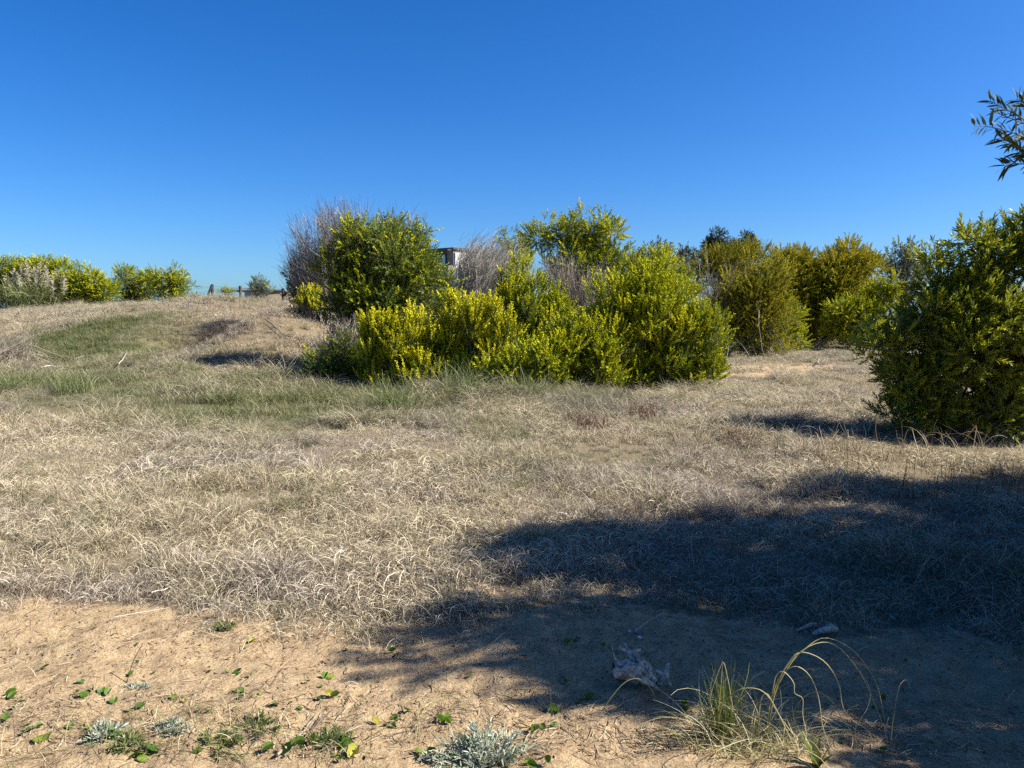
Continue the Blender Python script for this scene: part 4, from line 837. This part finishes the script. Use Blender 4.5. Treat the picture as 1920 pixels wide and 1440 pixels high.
silver_plant('fresh green leafy plant beside the small grey cushion plant', 405, 1400, 34, 34, 80, 'gblade', 'green_plant', .03)
silver_plant('pale green star shaped rosette at the bottom left', 195, 1385, 24, 22, 30, 'silver', 'green_plant', .05)
silver_plant('tangled green plant right of the small fresh green one', 480, 1365, 30, 34, 55, 'gblade', 'green_plant', .03)
silver_plant('low green weed at the grass edge above the sand', 422, 1180, 14, 14, 30, 'gblade', 'green_plant', .035)
silver_plant('green leafy weed spreading left of the flat stems', 235, 1400, 30, 20, 50, 'gblade', 'green_plant', .035)
silver_plant('bright green leafy weed near the bottom right of the flat stems', 625, 1395, 28, 24, 50, 'gblade', 'green_plant', .035)

def spl(P, K=26):
    P = np.asarray(P, float); n = len(P); E_ = np.concatenate([[2 * P[0] - P[1]], P, [2 * P[-1] - P[-2]]]); out = []
    for u in np.linspace(0, n - 1.0001, K):
        i = int(u); t = u - i; a, b, c, d = E_[i:i + 4]; out.append(.5 * ((2 * b) + (c - a) * t + (2 * a - 5 * b + 4 * c - d) * t * t + (3 * b - a - 3 * c + d) * t ** 3))
    return np.array(out)
def arching_clump():
    seed(11)
    b = ground(1400, 1460); b = at(1400, 1470, 2.72); b[2] = float(H(b[0], b[1])); root = empty('arching_grass_clump', b, 'tall clump of arching straw and green blades at the bottom right', 'grass clump')
    heroes = [(.65, .0028, [(1425, 1440), (1447, 1330), (1455, 1282), (1490, 1232), (1532, 1206), (1570, 1212), (1612, 1260), (1636, 1310), (1655, 1358), (1668, 1400), (1674, 1440)], .25),
              (.7, .0028, [(1425, 1440), (1450, 1310), (1480, 1248), (1510, 1216), (1548, 1196), (1600, 1220), (1640, 1275), (1655, 1330), (1665, 1395), (1670, 1440)], .35),
              (.8, .0026, [(1430, 1440), (1452, 1300), (1480, 1240), (1505, 1223), (1545, 1240), (1572, 1280), (1580, 1325), (1598, 1350), (1625, 1368), (1638, 1390), (1652, 1385)], .1),
              (.75, .0026, [(1428, 1440), (1450, 1310), (1470, 1262), (1495, 1250), (1520, 1270), (1535, 1310), (1542, 1360), (1555, 1400), (1570, 1440)], -.05),
              (.9, .0024, [(1426, 1440), (1448, 1300), (1456, 1266), (1470, 1260), (1488, 1280), (1490, 1300), (1505, 1310), (1505, 1340), (1512, 1380), (1508, 1410), (1518, 1440)], -.1),
              (.6, .0024, [(1340, 1440), (1346, 1380), (1347, 1330), (1352, 1280), (1356, 1242), (1365, 1275), (1375, 1330), (1390, 1370)], 0),
              (.85, .0022, [(1330, 1440), (1337, 1390), (1340, 1350), (1332, 1310), (1345, 1265), (1355, 1240)], .05),
              (.7, .0025, [(1345, 1440), (1350, 1335), (1375, 1300), (1405, 1290), (1435, 1300), (1460, 1340), (1490, 1380), (1530, 1420), (1545, 1445)], -.1),
              (.8, .0025, [(1420, 1440), (1424, 1330), (1435, 1300), (1450, 1320), (1475, 1370), (1497, 1420), (1505, 1445)], -.12),
              (.55, .0024, [(1470, 1440), (1480, 1360), (1500, 1315), (1530, 1297), (1560, 1315), (1580, 1350), (1602, 1380), (1606, 1400)], .2),
              (.7, .0024, [(1610, 1445), (1605, 1400), (1604, 1365), (1625, 1330), (1632, 1300), (1625, 1275)], .2),
              (.9, .0026, [(1280, 1440), (1250, 1400), (1270, 1350), (1290, 1342), (1320, 1365), (1335, 1400), (1340, 1440)], -.1),
              (.9, .0025, [(1300, 1445), (1240, 1400), (1215, 1395), (1200, 1420), (1192, 1440)], -.1), (.8, .0025, [(1310, 1440), (1270, 1378), (1235, 1385), (1222, 1405), (1215, 1440)], 0),
              (.7, .0025, [(1290, 1440), (1262, 1372), (1230, 1372), (1205, 1388), (1190, 1410)], .05)]
    mb = MB()
    for tone, w, pts, dy in heroes:
        q = np.linspace(0, 1, len(pts)); P = spl([at(px, py, 2.72 + dy * f_ * .8) for (px, py), f_ in zip(pts, q)], 34)
        if pts[0][1] >= 1438: P = np.concatenate([[[P[0][0] * .5 + b[0] * .5, P[0][1], b[2] - .01]], P])
        K = len(P); V, Q, v = tubes(P[None], (w * .8 * np.linspace(1.1, .6, K))[None], 4); tt = np.repeat(np.linspace(tone - .2, min(tone + .3, 1), K), 4); mb.add(V, Q, np.clip(tt, 0, 1))
    mb.build('arching_blades', M['ygreen'], root, b, True)
    # mass of shorter curling straw
    n = 520; P, s = blade_paths(n, .17, .12, .34, (.45, .3), (.8, 3.0), 10, wander=.8); P = P * [1.35, .9, 1] + b + [.0, .03, 0]
    V, Q, v = ribbons(P, .0032 * (1 - .7 * np.linspace(0, 1, 10))[None] * U(.6, 1.3, (n, 1)), s, U(.45, 1, n)); mb = MB(); mb.add(V, Q, v); mb.build('short_straws', M['ygreen'], root, b, True)
    n = 90; P, s = blade_paths(n, .05, .16, .34, (.12, .1), (0, .7), 8); P = P + b + [-.08, .06, 0]
    V, Q, v = ribbons(P, .006 * (1 - .8 * np.linspace(0, 1, 8))[None] * U(.6, 1.3, (n, 1)), s, U(0, .35, n)); mb = MB(); mb.add(V, Q, v); mb.build('green_blades', M['ygreen'], root, b, True)
    b2 = ground(1530, 1440); n = 12; P, s = blade_paths(n, .012, .10, .17, (.3, .2), (0, .8), 7); P = P + b2; mb = MB(); V, Q, v = ribbons(P, .016 * np.sin(np.pi * np.linspace(.15, .98, 7))[None] * np.ones((n, 1)), s, U(.05, .45, n)); mb.add(V, Q, v)
    tag(mb.build('broad_leaf_plant', M['ygreen'], None, b2, True), 'small plant of broad upright green leaves inside the arches', 'plant')
arching_clump()
def single(label, pts, Y, w=.0022, tone=.8, dy=.1, name='straw', m='ygreen', r0=None):
    q = np.linspace(0, 1, len(pts)); P = spl([at(px, py, Y + dy * f_) for (px, py), f_ in zip(pts, q)], 30); g = float(H(P[0][0], P[0][1]))
    if P[0][2] > g: P = np.concatenate([[[P[0][0], P[0][1], g - .01]], P])
    K = len(P); V, Q, v = tubes(P[None], (w * .75 * np.linspace(1.1, .6, K))[None], 4); mb = MB(); mb.add(V, Q, np.repeat(np.linspace(tone - .2, tone + .1, K), 4)); tag(mb.build(name, M[m], None, P[0], True), label, 'grass')
single('single hooked straw standing alone right of the arching clump', [(1670, 1440), (1672, 1370), (1683, 1300), (1692, 1278), (1702, 1277), (1706, 1290)], 2.75)
single('long bent straw arching over the sand below the driftwood', [(1105, 1390), (1125, 1340), (1160, 1290), (1190, 1272), (1215, 1285), (1230, 1315), (1222, 1350), (1225, 1385), (1215, 1420)], 2.95, .003)
single('short bleached straw looping over the driftwood stump', [(1188, 1258), (1205, 1253), (1220, 1262), (1232, 1277)], 3.25, .004, .9)
single('thin upright straw on the shaded sand left of the silvery plant', [(877, 1340), (880, 1300), (888, 1272)], 3.05)
single('curled straw tip above the silvery plant', [(925, 1345), (918, 1325), (905, 1315), (893, 1315)], 2.98)
single('thin curled straw on the sand left of the driftwood', [(1030, 1310), (1020, 1288), (1018, 1275), (1000, 1270), (980, 1275)], 3.15)
single('short straw leaning right near the silvery plant', [(1097, 1356), (1086, 1330), (1075, 1315)], 3.0)
single('tall reddish stem rising from the left sand', [(225, 1332), (235, 1290), (250, 1240), (268, 1206)], 3.2, .0035, .2, m='redstalk')
single('reddish stem rising from the sand between the leaf patches', [(490, 1310), (510, 1280), (532, 1250), (545, 1238)], 3.15, .0025, .4, m='redstalk')
single('pale upright stem at the bottom left among weeds', [(432, 1440), (433, 1380), (430, 1320)], 2.78, .003, .9)
def drooping_tuft():
    b = ground(775, 1395); mb = MB()
    for pts in ([(778, 1395), (785, 1350), (795, 1305), (800, 1302), (785, 1318)], [(740, 1400), (775, 1350), (820, 1312), (855, 1310), (880, 1335)], [(745, 1400), (790, 1345), (825, 1310), (845, 1325), (848, 1345)], [(785, 1380), (790, 1330), (820, 1305), (860, 1308), (882, 1345)], [(700, 1380), (750, 1345), (800, 1325), (835, 1312)]):
        P = spl([at(px, py, b[1] + q * .03) for q, (px, py) in enumerate(pts)], 22); V, Q, v = tubes(P[None], np.linspace(.0017, .0008, 22)[None], 4); mb.add(V, Q, np.full(len(V), U(.6, .95)))
    tag(mb.build('straw_tuft', M['ygreen'], None, b, True), 'drooping pale straw tuft left of the silvery plant', 'grass')
drooping_tuft()

stalks('sand_weeds', 'wispy dry and green weed stems at the bottom left of the sand', region(420, [(-20, 1330, 700, 1450, .55), (250, 1350, 560, 1430, .25), (0, 1190, 900, 1330, .2)]), (.05, .17), M['ygreen'], .0028, (.5, .35), (.2, 2.2))
stalks('sand_twigs', 'thin dead twigs poking from the sand at the bottom left', region(300, [(-20, 1340, 640, 1450, .8), (600, 1290, 1150, 1400, .2)]), (.06, .2), M['twig_brown'], .0026, (.9, .4), (.1, .8))
stalks('flattened_straw', 'flattened dry straw lying along the edge of the sand', region(900, [(-20, 1118, 420, 1172, .4), (380, 1150, 1000, 1205, .45), (120, 1350, 700, 1440, .15)]), (.08, .3), M['straw'], .0032, (1.4, .12), (-.1, .35))
# fine litter on the sand: straw bits, twigs, dry crumbs
def litter():
    seed(9)
    n = 5200; py = np.where(U(0, 1, n) < .5, U(1150, 1460, n), U(1320, 1460, n)); px = U(-60, 1980, n); mb = MB()
    Y = CAMZ * F / (py - HZ); X = (px - 960) / F * Y; den = fbm(X / .35, Y / .35, 71) + .25 * (py > 1330) + .3 * (py < 1215); ok = U(-.5, .6, n) < den; X, Y = X[ok], Y[ok]; n = len(X)
    z = H(X, Y); a = U(0, 2 * math.pi, n); L_ = U(.01, .07, n) * U(.4, 1.6, n); d = np.stack([np.cos(a), np.sin(a), rng.normal(0, .18, n)], -1); b0 = np.stack([X, Y, z + .004], -1)
    b = rng.normal(0, .2, (n, 3)); b[:, 2] = np.abs(b[:, 2]) * .5; P = np.stack([b0, b0 + d * L_[:, None] * .5 + b * L_[:, None] * .4, b0 + d * L_[:, None]], 1); P[:, :, 2] = np.maximum(P[:, :, 2], H(P[:, :, 0], P[:, :, 1]) + .002)
    V, Q, v = tubes(P, np.array([[.0012, .0014, .0007]]) * U(.6, 1.6, (n, 1)), 3); mb.add(V, Q, v); tag(mb.build('plant_litter', M['straw'], None), 'fine dry straw bits and crumbs strewn over the sand', 'litter', kind='stuff')
    n = 3200; px = U(-40, 1960, n); py = np.where(U(0, 1, n) < .5, U(1140, 1260, n), U(1200, 1460, n)); Y = CAMZ * F / (py - HZ); X = (px - 960) / F * Y; z = H(X, Y)
    a = U(0, 2 * math.pi, n); d = np.stack([np.cos(a), np.sin(a), rng.normal(0, .25, n)], -1); tV, tT = leaf_template(.03, .008); V, T, v = stamp(tV, tT, np.stack([X, Y, z + .004], -1), basis(d, U(-.7, .7, n)), U(.3, 1.1, n), np.zeros(4), U(0, .9, n)); mb = MB(); mb.add(V, T, v)
    tag(mb.build('leaf_litter', M['redstalk'], None), 'small brown fallen leaf scraps scattered on the sand', 'litter', kind='stuff')
litter()
